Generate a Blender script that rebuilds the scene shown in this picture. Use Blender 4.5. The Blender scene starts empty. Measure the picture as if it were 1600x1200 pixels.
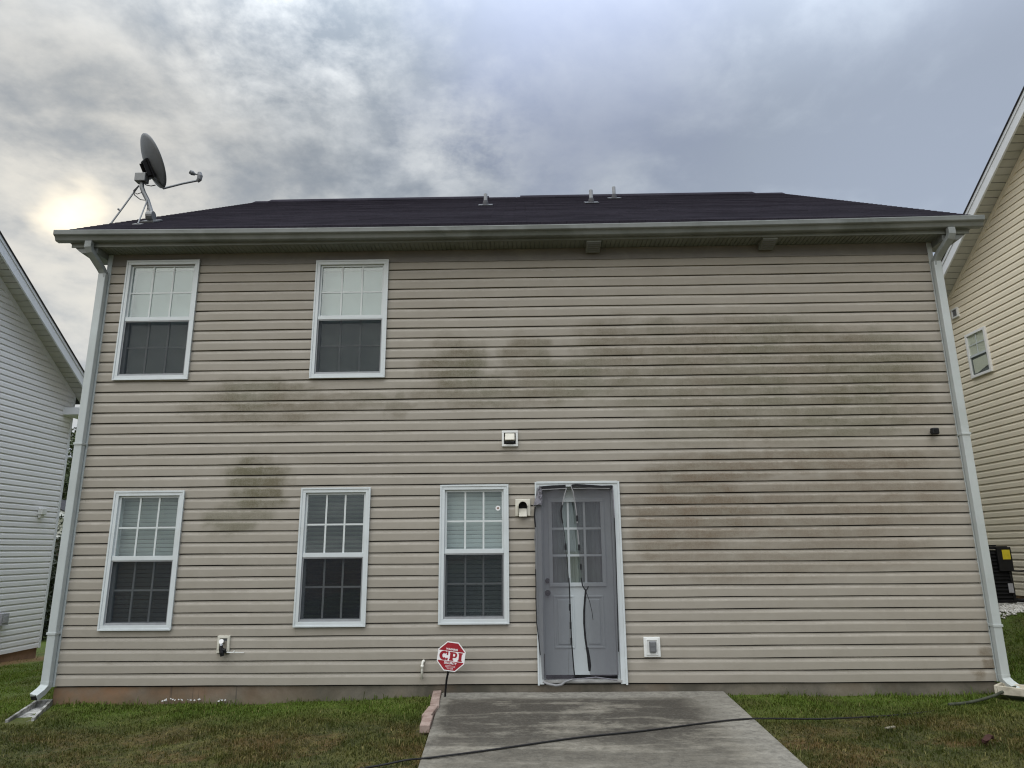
import bpy, math, random
import numpy as np
from mathutils import Vector, Matrix

random.seed(7)
RNG = np.random.default_rng(11)
S = bpy.context.scene
COL = S.collection
PI = math.pi

# ------------------------------------------------------------------ camera
cam_d = bpy.data.cameras.new("camera")
cam_d.sensor_fit = 'HORIZONTAL'
cam_d.sensor_width = 36.0
cam_d.lens = 36.0 * 1075.0 / 1600.0
cam_d.clip_start = 0.05
cam_d.clip_end = 2000.0
cam = bpy.data.objects.new("camera", cam_d)
COL.objects.link(cam)
_R = Vector((0.99979972, 0.01810974, -0.00851854))
_U = Vector((0.01251827, -0.23379696, 0.97220485))
_F = Vector((-0.01561477, 0.97211677, 0.23397684))
_m = Matrix((_R, _U, -_F)).transposed().to_4x4()
_m.translation = Vector((5.2046, -8.0126, 1.4127))
cam.matrix_world = _m
S.camera = cam
CAM = np.array((5.2046, -8.0126, 1.4127))

# ------------------------------------------------------------------ view
S.view_settings.view_transform = 'Standard'
S.view_settings.look = 'None'
S.view_settings.gamma = 1.0
S.view_settings.exposure = 0.78
S.view_settings.use_curve_mapping = False
S.render.engine = 'CYCLES'
try:
    S.cycles.use_denoising = True
    S.cycles.denoising_input_passes = 'RGB_ALBEDO_NORMAL'
    S.cycles.denoising_prefilter = 'ACCURATE'
    S.cycles.filter_width = 1.15
    S.cycles.max_bounces = 8
    S.cycles.transparent_max_bounces = 24
except Exception:
    pass


# ------------------------------------------------------------------ node helpers
class NT:
    def __init__(self, tree):
        self.t = tree
        self.n = tree.nodes
        self.l = tree.links

    def node(self, typ, **kw):
        nd = self.n.new(typ)
        for k, v in kw.items():
            setattr(nd, k, v)
        return nd

    def put(self, sock, v):
        if v is None:
            return
        if isinstance(v, bpy.types.NodeSocket):
            self.l.new(v, sock)
        else:
            if sock.type == 'RGBA' and hasattr(v, '__len__') and len(v) == 3:
                v = (*v, 1.0)
            sock.default_value = v

    def math(self, op, a, b=None, c=None, clamp=False):
        nd = self.node('ShaderNodeMath', operation=op)
        nd.use_clamp = clamp
        for i, v in enumerate((a, b, c)):
            self.put(nd.inputs[i], v)
        return nd.outputs[0]

    def vmath(self, op, a, b=None, c=None):
        nd = self.node('ShaderNodeVectorMath', operation=op)
        for i, v in enumerate((a, b, c)):
            self.put(nd.inputs[i], v)
        return nd.outputs['Value'] if op in ('LENGTH', 'DOT_PRODUCT', 'DISTANCE') else nd.outputs['Vector']

    def mix(self, f, a, b, blend='MIX'):
        nd = self.node('ShaderNodeMix', data_type='RGBA', blend_type=blend)
        self.put(nd.inputs[0], f)
        self.put(nd.inputs[6], a)
        self.put(nd.inputs[7], b)
        return nd.outputs[2]

    def remap(self, v, a, b, c=0.0, d=1.0, smooth=False):
        nd = self.node('ShaderNodeMapRange')
        nd.interpolation_type = 'SMOOTHSTEP' if smooth else 'LINEAR'
        nd.clamp = True
        self.put(nd.inputs['Value'], v)
        for k, x in zip(('From Min', 'From Max', 'To Min', 'To Max'), (a, b, c, d)):
            nd.inputs[k].default_value = x
        return nd.outputs[0]

    def noise(self, vec, scale, detail=4.0, rough=0.55, dist=0.0, color=False):
        nd = self.node('ShaderNodeTexNoise')
        self.put(nd.inputs['Vector'], vec)
        nd.inputs['Scale'].default_value = scale
        nd.inputs['Detail'].default_value = detail
        nd.inputs['Roughness'].default_value = rough
        nd.inputs['Distortion'].default_value = dist
        return nd.outputs['Color'] if color else nd.outputs[0]

    def scale(self, vec, s):
        nd = self.node('ShaderNodeVectorMath', operation='MULTIPLY')
        self.put(nd.inputs[0], vec)
        nd.inputs[1].default_value = s
        return nd.outputs[0]

    def sep(self, vec):
        nd = self.node('ShaderNodeSeparateXYZ')
        self.put(nd.inputs[0], vec)
        return nd.outputs

    def comb(self, x, y, z):
        nd = self.node('ShaderNodeCombineXYZ')
        for i, v in enumerate((x, y, z)):
            self.put(nd.inputs[i], v)
        return nd.outputs[0]

    def bump(self, h, strength=0.3, dist=0.01):
        nd = self.node('ShaderNodeBump')
        nd.inputs['Strength'].default_value = strength
        nd.inputs['Distance'].default_value = dist
        self.put(nd.inputs['Height'], h)
        return nd.outputs[0]


# ------------------------------------------------------------------ world: broken overcast
world = bpy.data.worlds.new("World")
S.world = world
world.use_nodes = True
world.node_tree.nodes.clear()
W = NT(world.node_tree)
FILL_EL, FILL_AZ = math.radians(55.0), math.radians(206.0)
sky = W.node('ShaderNodeTexSky')
sky.sky_type = 'NISHITA'
sky.sun_disc = False
sky.sun_elevation = FILL_EL
sky.sun_rotation = FILL_AZ
sky.air_density = 1.0
sky.dust_density = 1.5
d = W.vmath('NORMALIZE', W.node('ShaderNodeTexCoord').outputs['Generated'])
dx, dy, dz = W.sep(d)
up = W.math('MAXIMUM', dz, 0.0)
k = W.math('DIVIDE', 1.0, W.math('ADD', up, 0.22))
cv = W.comb(W.math('MULTIPLY', dx, k), W.math('MULTIPLY', dy, k), 0.0)
n1 = W.noise(cv, 1.5, 9.0, 0.54, 0.12)
n2 = W.noise(W.vmath('ADD', cv, (7.3, 2.1, 0.0)), 4.2, 9.0, 0.58, 0.2)
n3 = W.noise(W.vmath('ADD', cv, (1.3, 9.1, 0.0)), 0.8, 4.0, 0.5, 0.2)


def near(vec, c, r0, r1):
    c = Vector(c).normalized()
    return W.remap(W.vmath('DISTANCE', vec, tuple(c)), r1, r0, 0.0, 1.0, True)


wob = W.vmath('ADD', d, W.vmath('MULTIPLY', W.vmath('SUBTRACT', W.noise(cv, 2.4, 5.0, 0.6, 0.0, True), (0.5, 0.5, 0.5)), (0.32, 0.32, 0.32)))
blue = near(wob, (0.06, 0.79, 0.605), 0.08, 0.30)
puff = near(wob, (-0.06, 0.82, 0.560), 0.02, 0.15)
puff2 = near(wob, (-0.30, 0.73, 0.60), 0.0, 0.22)
glow = near(wob, (-0.52, 0.755, 0.395), 0.0, 0.38)
core = near(W.vmath('ADD', W.vmath('MULTIPLY', wob, (0.35, 0.35, 0.35)), W.vmath('MULTIPLY', d, (0.65, 0.65, 0.65))), (-0.533, 0.744, 0.385), 0.0, 0.056)
right = W.remap(dx, -0.1, 0.5, 0.0, 1.0, True)
lum = W.math('ADD', W.math('MULTIPLY', n1, 0.62), W.math('ADD', W.math('MULTIPLY', n2, 0.72), W.math('MULTIPLY', n3, 0.25)))
n4 = W.noise(W.vmath('ADD', cv, (3.3, 5.1, 0.0)), 11.0, 8.0, 0.62, 0.1)
lum = W.math('ADD', lum, W.math('MULTIPLY', W.math('SUBTRACT', n4, 0.5), 0.16))
dens = W.remap(lum, 0.68, 0.99, 0.0, 1.0, True)
dens = W.math('ADD', W.math('MULTIPLY', dens, 0.80), W.math('MULTIPLY', W.math('MULTIPLY', puff, W.remap(n4, 0.36, 0.60)), 1.0))
dens = W.math('ADD', dens, W.math('MULTIPLY', W.math('MULTIPLY', puff2, W.remap(n4, 0.40, 0.66)), 0.5))
dens = W.math('MULTIPLY', dens, W.math('SUBTRACT', 1.0, W.math('MULTIPLY', blue, 0.75)))
dens = W.math('MINIMUM', dens, 1.0)
dark_c = W.mix(right, (0.255, 0.295, 0.345), (0.375, 0.43, 0.53))
dark_c = W.mix(blue, dark_c, (0.31, 0.355, 0.465))
lite_c = W.mix(right, (0.70, 0.73, 0.75), (0.52, 0.59, 0.69))
cl = W.mix(dens, dark_c, lite_c)
low = W.remap(dz, 0.25, 0.52, 0.45, 0.0, True)
cl = W.mix(low, cl, W.mix(right, (0.60, 0.64, 0.67), (0.45, 0.52, 0.62)))
cl = W.mix(W.math('MULTIPLY', glow, W.remap(lum, 0.55, 0.9, 0.12, 1.0, True)), cl, (0.86, 0.82, 0.73))
cl = W.mix(core, cl, (1.75, 1.52, 1.12))
zen_boost = W.remap(dz, 0.52, 1.0, 1.0, 5.8, True)  # added zenith brightness, mostly out of view, lights the walls
cl = W.vmath('MULTIPLY', cl, W.comb(zen_boost, zen_boost, zen_boost))
grd = W.remap(dz, -0.06, 0.0, 0.0, 1.0)
cl = W.mix(grd, (0.10, 0.10, 0.08), cl)
bg1 = W.node('ShaderNodeBackground')
W.put(bg1.inputs[0], sky.outputs[0])
bg1.inputs[1].default_value = 0.05
bg2 = W.node('ShaderNodeBackground')
W.put(bg2.inputs[0], cl)
bg2.inputs[1].default_value = 0.605
mx = W.node('ShaderNodeMixShader')
mx.inputs[0].default_value = 0.93
W.l.new(bg1.outputs[0], mx.inputs[1])
W.l.new(bg2.outputs[0], mx.inputs[2])
wo = W.node('ShaderNodeOutputWorld')
W.l.new(mx.outputs[0], wo.inputs[0])

# ------------------------------------------------------------------ added soft fill from behind the camera, for the walls
front_fill_d = bpy.data.lights.new("sun", 'SUN')
front_fill_d.energy = 1.4
front_fill_d.angle = math.radians(85.0)
front_fill_d.color = (1.0, 0.965, 0.91)
sun = bpy.data.objects.new("sun", front_fill_d)
COL.objects.link(sun)
_sd = Vector((math.sin(FILL_AZ) * math.cos(FILL_EL), math.cos(FILL_AZ) * math.cos(FILL_EL), math.sin(FILL_EL)))
sun.rotation_euler = _sd.to_track_quat('Z', 'Y').to_euler()
sun.location = (0, -20, 20)


# ------------------------------------------------------------------ materials
def new_mat(name):
    m = bpy.data.materials.new(name)
    m.use_nodes = True
    m.node_tree.nodes.clear()
    t = NT(m.node_tree)
    out = t.node('ShaderNodeOutputMaterial')
    b = t.node('ShaderNodeBsdfPrincipled')
    t.l.new(b.outputs[0], out.inputs[0])
    return m, t, b, out


def pos(t):
    return t.node('ShaderNodeNewGeometry').outputs['Position']


def simple(name, col, rough=0.5, metal=0.0, var=0.12, scale=14.0, bump=0.0, spec=None, dirt=None, dirt_amt=0.0):
    m, t, b, o = new_mat(name)
    p = t.node('ShaderNodeTexCoord').outputs['Object']
    n = t.noise(p, scale, 5.0, 0.6)
    c0 = tuple(x * (1 - var) for x in col)
    c1 = tuple(min(1, x * (1 + var)) for x in col)
    c = t.mix(t.remap(n, 0.3, 0.7), c0, c1)
    if dirt:
        dn = t.noise(p, scale * 0.35, 6.0, 0.65, 0.6)
        c = t.mix(t.math('MULTIPLY', t.remap(dn, 0.45, 0.72, 0, 1, True), dirt_amt), c, dirt)
    t.put(b.inputs['Base Color'], c)
    t.put(b.inputs['Roughness'], t.remap(n, 0.2, 0.8, max(0.02, rough - 0.08), min(1, rough + 0.08)))
    b.inputs['Metallic'].default_value = metal
    if spec is None and max(col) < 0.10 and metal == 0:
        spec = 0.2
    if spec is not None:
        b.inputs['Specular IOR Level'].default_value = spec
    if bump:
        t.put(b.inputs['Normal'], t.bump(t.noise(p, scale * 4, 4.0, 0.6), bump, 0.004))
    return m


STAINS = [(2.0, 3.22, 0.7, 0.22, 0.7), (2.24, 3.06, 0.85, 0.2, 0.55), (2.05, 2.16, 0.34, 0.37, 0.8), (1.89, 1.79, 0.37, 0.18, 0.5), (1.47, 3.07, 0.39, 0.17, 0.4), (3.08, 3.15, 0.54, 0.13, 0.45), (3.7, 3.09, 0.17, 0.17, 0.45), (4.4, 3.51, 0.4, 0.44, 0.7), (5.27, 3.66, 0.27, 0.32, 0.6), (5.54, 3.34, 0.54, 0.28, 0.6), (4.85, 3.25, 1.0, 0.22, 0.55), (6.32, 3.77, 0.46, 0.4, 0.6), (6.07, 3.41, 0.61, 0.24, 0.6), (6.95, 4.0, 0.31, 0.16, 0.45), (8.0, 3.63, 1.53, 0.56, 0.6), (9.12, 3.45, 0.98, 0.55, 0.65), (7.59, 3.31, 1.67, 0.39, 0.5), (8.46, 2.91, 1.64, 0.34, 0.55), (9.63, 3.29, 0.45, 0.47, 0.5), (8.4, 2.38, 1.69, 0.15, 0.65), (7.29, 2.25, 0.85, 0.12, 0.7), (7.11, 1.82, 0.73, 0.5, 0.7), (8.34, 1.81, 1.45, 0.39, 0.5), (6.73, 1.61, 0.36, 0.36, 0.6), (9.31, 2.01, 0.8, 0.36, 0.5), (7.57, 1.24, 1.14, 0.21, 0.4), (8.87, 1.37, 0.93, 0.21, 0.4), (10.07, 0.19, 0.11, 0.19, 0.7), (7.32, 2.7, 0.89, 0.17, 0.3)]
HC = 0.127


def siding_material():
    """Sandstone vinyl with mildew growing in patches on the face of each lap."""
    m, t, b, o = new_mat("beige_vinyl_siding")
    p = pos(t)
    x, y, z = t.sep(p)
    zc = t.math('DIVIDE', z, HC)
    row = t.math('FLOOR', zc)
    u = t.math('FRACT', zc)
    rn = t.noise(t.comb(t.math('MULTIPLY', x, 1.7), t.math('MULTIPLY', row, 3.7), 0.0), 1.0, 3.0, 0.6)
    jit = t.noise(t.comb(t.math('MULTIPLY', x, 6.0), t.math('MULTIPLY', z, 9.0), 2.0), 1.0, 4.0, 0.6)
    xs = t.math('ADD', x, t.math('ADD', t.math('MULTIPLY', t.math('SUBTRACT', rn, 0.5), 0.9), t.math('MULTIPLY', t.math('SUBTRACT', jit, 0.5), 0.22)))
    zs = t.math('ADD', z, t.math('MULTIPLY', t.math('SUBTRACT', jit, 0.5), 0.16))
    q = t.comb(xs, 0.0, zs)
    acc = None
    for (cx, cz, rx, rz, s) in STAINS:
        rz = max(rz, 0.13)
        v = t.vmath('MULTIPLY_ADD', q, (1 / rx, 0, 1 / rz), (-cx / rx, 0, -cz / rz))
        f = t.remap(t.vmath('LENGTH', v), 1.30, 0.62, 0.0, min(1.0, s * 1.12), True)
        acc = f if acc is None else t.math('MAXIMUM', acc, f)
    edge = t.noise(t.comb(t.math('MULTIPLY', x, 9.0), t.math('MULTIPLY', row, 5.1), 0.0), 1.0, 4.0, 0.65)
    lim = t.math('ADD', 0.50, t.math('MULTIPLY', edge, 0.42))
    face = t.remap(t.math('SUBTRACT', lim, u), -0.05, 0.05, 0.46, 1.0, True)
    tone = t.noise(t.scale(p, (3.0, 1.0, 5.0)), 1.0, 6.0, 0.7, 0.4)
    streak = t.noise(t.scale(p, (34.0, 1.0, 3.0)), 1.0, 3.0, 0.6)
    spk = t.noise(p, 90.0, 2.0, 0.6)
    amt = t.math('MULTIPLY', acc, face)
    amt = t.math('MULTIPLY', amt, t.remap(tone, 0.30, 0.60, 0.55, 1.15))
    amt = t.math('MULTIPLY', amt, t.remap(streak, 0.3, 0.6, 0.90, 1.05))
    amt = t.math('MULTIPLY', amt, t.remap(spk, 0.35, 0.6, 0.80, 1.1), clamp=True)
    amt = t.math('MULTIPLY', amt, 0.92)
    # overall clean colour: chalky beige, faint vertical wash marks and shade painted on each lap face
    oi = t.node('ShaderNodeObjectInfo')
    base = t.mix(t.remap(oi.outputs['Random'], 0, 1), (0.354, 0.327, 0.283), (0.380, 0.351, 0.303))
    wash = t.noise(t.scale(p, (5.0, 1.0, 0.35)), 1.0, 6.0, 0.65)
    base = t.mix(t.remap(wash, 0.35, 0.7, 0.0, 0.25), base, (0.300, 0.274, 0.228))
    lap_shade = t.math('MULTIPLY', t.remap(t.math('SUBTRACT', lim, u), -0.10, 0.06, 0.0, 1.0, True), t.remap(tone, 0.25, 0.7, 0.28, 0.52))
    base = t.mix(lap_shade, base, (0.215, 0.191, 0.150))
    mcol = t.mix(t.remap(t.noise(p, 0.9, 3.0, 0.5), 0.42, 0.6), (0.104, 0.098, 0.054), (0.128, 0.106, 0.066))
    low_r = t.math('MULTIPLY', t.remap(z, 2.75, 2.35, 0.0, 1.0, True), t.remap(x, 5.8, 6.4, 0.0, 1.0, True))
    mcol = t.mix(t.math('MULTIPLY', low_r, t.remap(tone, 0.35, 0.6, 0.45, 1.0)), mcol, (0.150, 0.114, 0.076))
    col = t.mix(amt, base, mcol)
    t.put(b.inputs['Base Color'], col)
    b.inputs['Roughness'].default_value = 0.62
    b.inputs['Specular IOR Level'].default_value = 0.3
    grain = t.noise(t.scale(p, (6.0, 60.0, 120.0)), 1.0, 4.0, 0.6)
    warp = t.noise(t.scale(p, (1.1, 1.0, 2.3)), 1.0, 2.0, 0.5)
    bm = t.bump(t.math('ADD', t.math('MULTIPLY', grain, 0.10), t.math('MULTIPLY', warp, 1.0)), 0.35, 0.012)
    t.put(b.inputs['Normal'], bm)
    return m


def vinyl(name, c, grime, amt=0.3):
    m, t, b, o = new_mat(name)
    p = pos(t)
    oi = t.node('ShaderNodeObjectInfo')
    c0 = t.mix(oi.outputs['Random'], tuple(x * 0.95 for x in c), tuple(min(1, x * 1.03) for x in c))
    n = t.noise(t.scale(p, (1.0, 1.2, 0.8)), 1.0, 6.0, 0.65, 0.4)
    col = t.mix(t.remap(n, 0.38, 0.72, 0.0, amt, True), c0, grime)
    t.put(b.inputs['Base Color'], col)
    b.inputs['Roughness'].default_value = 0.55
    b.inputs['Specular IOR Level'].default_value = 0.3
    t.put(b.inputs['Normal'], t.bump(t.noise(t.scale(p, (60.0, 6.0, 120.0)), 1.0, 3.0, 0.6), 0.12, 0.003))
    return m


def concrete(name, c0, c1, stain, horizontal=True, amt=0.7):
    m, t, b, o = new_mat(name)
    p = pos(t)
    if horizontal:
        st = t.noise(t.scale(p, (0.8, 4.6, 1.0)), 1.0, 9.0, 0.70, 0.5)
        bl = t.noise(t.vmath('ADD', p, (3.1, 7.7, 0.0)), 1.9, 9.0, 0.72, 0.3)
        gr = t.noise(p, 16.0, 6.0, 0.75)
        mixn = t.math('ADD', t.math('MULTIPLY', st, 0.50), t.math('ADD', t.math('MULTIPLY', bl, 0.38), t.math('MULTIPLY', gr, 0.22)))
        ed = t.math('MULTIPLY', t.math('SUBTRACT', bl, 0.5), 0.5)
        yy = t.math('ADD', t.sep(p)[1], ed)
        xx_ = t.math('ADD', t.sep(p)[0], ed)
        edge = t.math('MAXIMUM', t.remap(yy, -0.44, -0.24, 0.0, 0.95, True),
                      t.math('MAXIMUM', t.remap(xx_, 6.70, 7.10, 0.0, 0.85, True), t.remap(xx_, 4.50, 4.34, 0.0, 0.6, True)))
        col_edge = edge
        far = t.remap(yy, -2.6, -1.5, 0.55, 1.0, True)
        k_ = t.math('MULTIPLY', t.math('MULTIPLY', t.remap(mixn, 0.475, 0.575, 0.12, 1.0, True), far), t.math('SUBTRACT', 1.0, edge))
    else:
        st = t.noise(t.scale(p, (1.2, 1.0, 1.5)), 1.0, 6.0, 0.6, 0.4)
        k_ = t.remap(st, 0.40, 0.68, 0.0, 1.0, True)
    fine = t.noise(p, 60.0, 4.0, 0.7)
    mid = t.noise(p, 7.0, 5.0, 0.65)
    col = t.mix(t.remap(mid, 0.3, 0.7), c0, c1)
    if horizontal:
        col = t.mix(t.math('MULTIPLY', col_edge, 0.75), col, t.mix(t.remap(mid, 0.3, 0.7), (0.215, 0.205, 0.180), (0.29, 0.28, 0.245)))
    col = t.mix(t.math('MULTIPLY', k_, amt), col, stain)
    col = t.mix(t.remap(fine, 0.25, 0.75, 0.0, 0.35), col, tuple(x * 0.6 for x in c0))
    if horizontal:
        col = t.mix(t.remap(gr, 0.36, 0.58, 0.42, 0.0, True), col, (0.030, 0.028, 0.024))
        col = t.mix(t.remap(t.noise(p, 34.0, 4.0, 0.75), 0.50, 0.70, 0.0, 0.16), col, (0.31, 0.295, 0.25))
        spot = t.node('ShaderNodeTexVoronoi')
        t.put(spot.inputs['Vector'], p)
        spot.inputs['Scale'].default_value = 4.3
        sp = t.remap(t.math('ADD', spot.outputs[0], t.math('MULTIPLY', fine, 0.16)), 0.10, 0.17, 0.55, 0.0)
        col = t.mix(sp, col, (0.05, 0.048, 0.045))
    else:
        # rusty clay splash at the left end and thin dark runs
        x = t.sep(p)[0]
        cl_ = t.math('MULTIPLY', t.remap(x, 3.6, 0.3, 0.0, 1.0, True), t.remap(t.noise(p, 2.2, 5.0, 0.6), 0.30, 0.6))
        col = t.mix(t.math('MULTIPLY', cl_, 0.75), col, (0.25, 0.135, 0.070))
        col = t.mix(t.math('MULTIPLY', t.remap(t.noise(t.scale(p, (1.3, 1.0, 1.0)), 1.0, 4.0, 0.6), 0.5, 0.7), 0.5), col, (0.17, 0.125, 0.085))
        run = t.math('MULTIPLY', t.remap(t.noise(t.scale(p, (17.0, 1.0, 0.6)), 1.0, 2.0, 0.5), 0.60, 0.66), t.math('MULTIPLY', t.remap(x, 1.0, 1.3), t.remap(x, 2.6, 2.2)))
        col = t.mix(t.math('MULTIPLY', run, 0.75), col, (0.06, 0.05, 0.045))
        green = t.math('MULTIPLY', t.remap(t.sep(p)[2], -0.08, -0.2, 0.0, 1.0), t.remap(mid, 0.35, 0.6))
        col = t.mix(t.math('MULTIPLY', green, 0.4), col, (0.10, 0.11, 0.06))
    t.put(b.inputs['Base Color'], col)
    b.inputs['Roughness'].default_value = 0.85
    b.inputs['Specular IOR Level'].default_value = 0.25
    t.put(b.inputs['Normal'], t.bump(t.math('ADD', t.math('MULTIPLY', fine, 0.5), mid), 0.35, 0.01))
    return m


def shingle_material(name, c0, c1):
    m, t, b, o = new_mat(name)
    p = pos(t)
    br = t.node('ShaderNodeTexBrick')
    x, y, z = t.sep(p)
    t.put(br.inputs['Vector'], t.comb(x, t.math('MULTIPLY', t.math('ADD', y, 0.33), 1.17), 0.0))
    br.inputs['Scale'].default_value = 1.0
    br.inputs['Brick Width'].default_value = 0.32
    br.inputs['Row Height'].default_value = 0.14
    br.inputs['Mortar Size'].default_value = 0.004
    br.inputs['Color1'].default_value = (*c0, 1)
    br.inputs['Color2'].default_value = (*c1, 1)
    br.inputs['Mortar'].default_value = (*[v * 0.5 for v in c0], 1)
    n = t.noise(t.scale(p, (0.6, 1.2, 1.0)), 1.0, 6.0, 0.65)
    col = t.mix(t.remap(n, 0.35, 0.7, 0.0, 0.5), br.outputs[0], tuple(v * 1.25 for v in c1))
    g = t.noise(t.scale(p, (1.0, 0.6, 1.0)), 55.0, 5.0, 0.8)
    col = t.mix(t.remap(g, 0.35, 0.65, 0.0, 0.75), col, tuple(v * 0.55 for v in c0))
    t.put(b.inputs['Base Color'], col)
    b.inputs['Roughness'].default_value = 1.0
    b.inputs['Specular IOR Level'].default_value = 0.02
    t.put(b.inputs['Normal'], t.bump(g, 0.4, 0.004))
    return m


def glass_material():
    m, t, b, o = new_mat("window_glass")
    t.n.remove(b)
    ge = t.node('ShaderNodeNewGeometry')
    co = t.math('ABSOLUTE', t.vmath('DOT_PRODUCT', ge.outputs['Incoming'], ge.outputs['True Normal']))
    fr = t.math('ADD', 0.075, t.math('MULTIPLY', t.math('POWER', t.math('SUBTRACT', 1.0, co, clamp=True), 5.0), 0.9), clamp=True)
    tr = t.node('ShaderNodeBsdfTransparent')
    tr.inputs[0].default_value = (0.955, 0.98, 0.972, 1)
    gl = t.node('ShaderNodeBsdfGlossy')
    gl.inputs['Color'].default_value = (0.95, 1.0, 0.99, 1)
    gl.inputs['Roughness'].default_value = 0.015
    t.put(gl.inputs['Normal'], t.bump(t.noise(pos(t), 2.2, 2.0, 0.5), 0.05, 0.02))
    mx_ = t.node('ShaderNodeMixShader')
    t.l.new(fr, mx_.inputs[0])
    t.l.new(tr.outputs[0], mx_.inputs[1])
    t.l.new(gl.outputs[0], mx_.inputs[2])
    t.l.new(mx_.outputs[0], o.inputs[0])
    return m


def mesh_material(name, col, open_, vary=0.06):
    """Woven fly screen: finer than a pixel, so part of the light passes straight through."""
    m, t, b, o = new_mat(name)
    p = pos(t)
    n = t.noise(t.scale(p, (3.0, 1.0, 1.2)), 1.0, 4.0, 0.6)
    b.inputs['Roughness'].default_value = 0.8
    b.inputs['Specular IOR Level'].default_value = 0.1
    t.put(b.inputs['Base Color'], t.mix(t.remap(n, 0.3, 0.7), tuple(c * 0.8 for c in col), tuple(c * 1.2 for c in col)))
    tr = t.node('ShaderNodeBsdfTransparent')
    mx_ = t.node('ShaderNodeMixShader')
    t.put(mx_.inputs[0], t.remap(n, 0.3, 0.7, 1 - open_ - vary, 1 - open_ + vary))
    t.l.new(tr.outputs[0], mx_.inputs[1])
    t.l.new(b.outputs[0], mx_.inputs[2])
    t.l.new(mx_.outputs[0], o.inputs[0])
    return m


def lawn_colour(t, p):
    x, y, z = t.sep(p)
    wall = t.math('MULTIPLY', t.remap(t.math('ADD', y, t.math('MULTIPLY', t.noise(p, 1.6, 3.0, 0.5), 1.0)), -0.75, 0.25, 0.0, 1.0, True), t.remap(t.noise(p, 2.3, 3.0, 0.5), 0.30, 0.52, 0.25, 1.0))
    big = t.noise(p, 0.9, 5.0, 0.6, 0.3)
    mid = t.noise(p, 3.7, 5.0, 0.65)
    col = t.mix(t.remap(big, 0.36, 0.62, 0, 1, True), (0.042, 0.054, 0.010), (0.100, 0.100, 0.026))
    brown = t.math('MULTIPLY', t.remap(t.noise(t.scale(p, (1.0, 1.6, 1.0)), 1.25, 5.0, 0.65, 0.4), 0.46, 0.60, 0, 1, True), t.remap(y, -0.6, -1.7, 0.15, 0.9))
    col = t.mix(brown, col, (0.118, 0.070, 0.026))
    col = t.mix(t.remap(mid, 0.45, 0.7, 0, 0.45), col, (0.110, 0.106, 0.034))
    clump = t.noise(p, 13.0, 4.0, 0.7)
    col = t.mix(t.remap(clump, 0.40, 0.58, 0.60, 0.0, True), col, (0.022, 0.027, 0.007))
    col = t.mix(t.remap(t.noise(p, 8.5, 5.0, 0.7), 0.54, 0.70, 0.0, 0.6), col, (0.185, 0.180, 0.052))
    col = t.mix(t.math('MULTIPLY', t.remap(x, 0.1, -0.3), t.remap(t.noise(p, 2.0, 4.0, 0.6), 0.4, 0.6, 0.2, 0.8)), col, (0.165, 0.185, 0.030))
    col = t.mix(t.math('MULTIPLY', wall, 0.72), col, (0.086, 0.148, 0.013))
    return col


def lawn_material(name, blades):
    m, t, b, o = new_mat(name)
    p = pos(t)
    col = lawn_colour(t, p)
    if blades:
        at = t.node('ShaderNodeAttribute')
        at.attribute_name = "tint"
        r = at.outputs['Fac']
        col = t.mix(t.remap(r, 0.0, 0.5, 0.75, 0.0), col, (0.022, 0.032, 0.007))
        col = t.mix(t.remap(r, 0.78, 0.98, 0.0, 0.8), col, (0.21, 0.18, 0.072))
        b.inputs['Subsurface Weight'].default_value = 0.0
        tl = t.node('ShaderNodeBsdfTranslucent')
        t.put(tl.inputs[0], t.mix(0.5, col, (0.16, 0.20, 0.03)))
        mx_ = t.node('ShaderNodeMixShader')
        mx_.inputs[0].default_value = 0.25
        t.l.new(b.outputs[0], mx_.inputs[1])
        t.l.new(tl.outputs[0], mx_.inputs[2])
        t.l.new(mx_.outputs[0], o.inputs[0])
    else:
        f = t.noise(p, 45.0, 5.0, 0.7)
        y_ = t.sep(p)[1]
        col = t.mix(t.remap(f, 0.3, 0.7), t.mix(0.6, col, (0.045, 0.035, 0.02)), col)
        clay = t.math('MULTIPLY', t.remap(y_, 6.2, 5.6), t.remap(t.math('ADD', t.sep(p)[0], t.math('MULTIPLY', t.noise(p, 1.5, 4.0, 0.6), 0.7)), -3.1, -3.45, 0.0, 0.75, True))
        col = t.mix(clay, col, (0.20, 0.105, 0.055))
        t.put(b.inputs['Normal'], t.bump(f, 0.6, 0.02))
    t.put(b.inputs['Base Color'], col)
    b.inputs['Roughness'].default_value = 0.75
    b.inputs['Specular IOR Level'].default_value = 0.2
    return m


def leaf_material(name, a, c):
    m, t, b, o = new_mat(name)
    n = t.noise(pos(t), 1.3, 3.0, 0.6)
    at = t.node('ShaderNodeAttribute')
    at.attribute_name = "tint"
    col = t.mix(t.math('MULTIPLY', t.math('ADD', n, at.outputs['Fac']), 0.5), a, c)
    t.put(b.inputs['Base Color'], col)
    b.inputs['Roughness'].default_value = 0.6
    return m


def led_strip(name, dark, light, scale):
    m, t, b, o = new_mat(name)
    n = t.noise(t.node('ShaderNodeTexCoord').outputs['Object'], scale, 6.0, 0.65, 0.3)
    t.put(b.inputs['Base Color'], t.mix(t.remap(n, 0.35, 0.65, 0, 1, True), dark, light))
    b.inputs['Roughness'].default_value = 0.8
    return m


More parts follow.
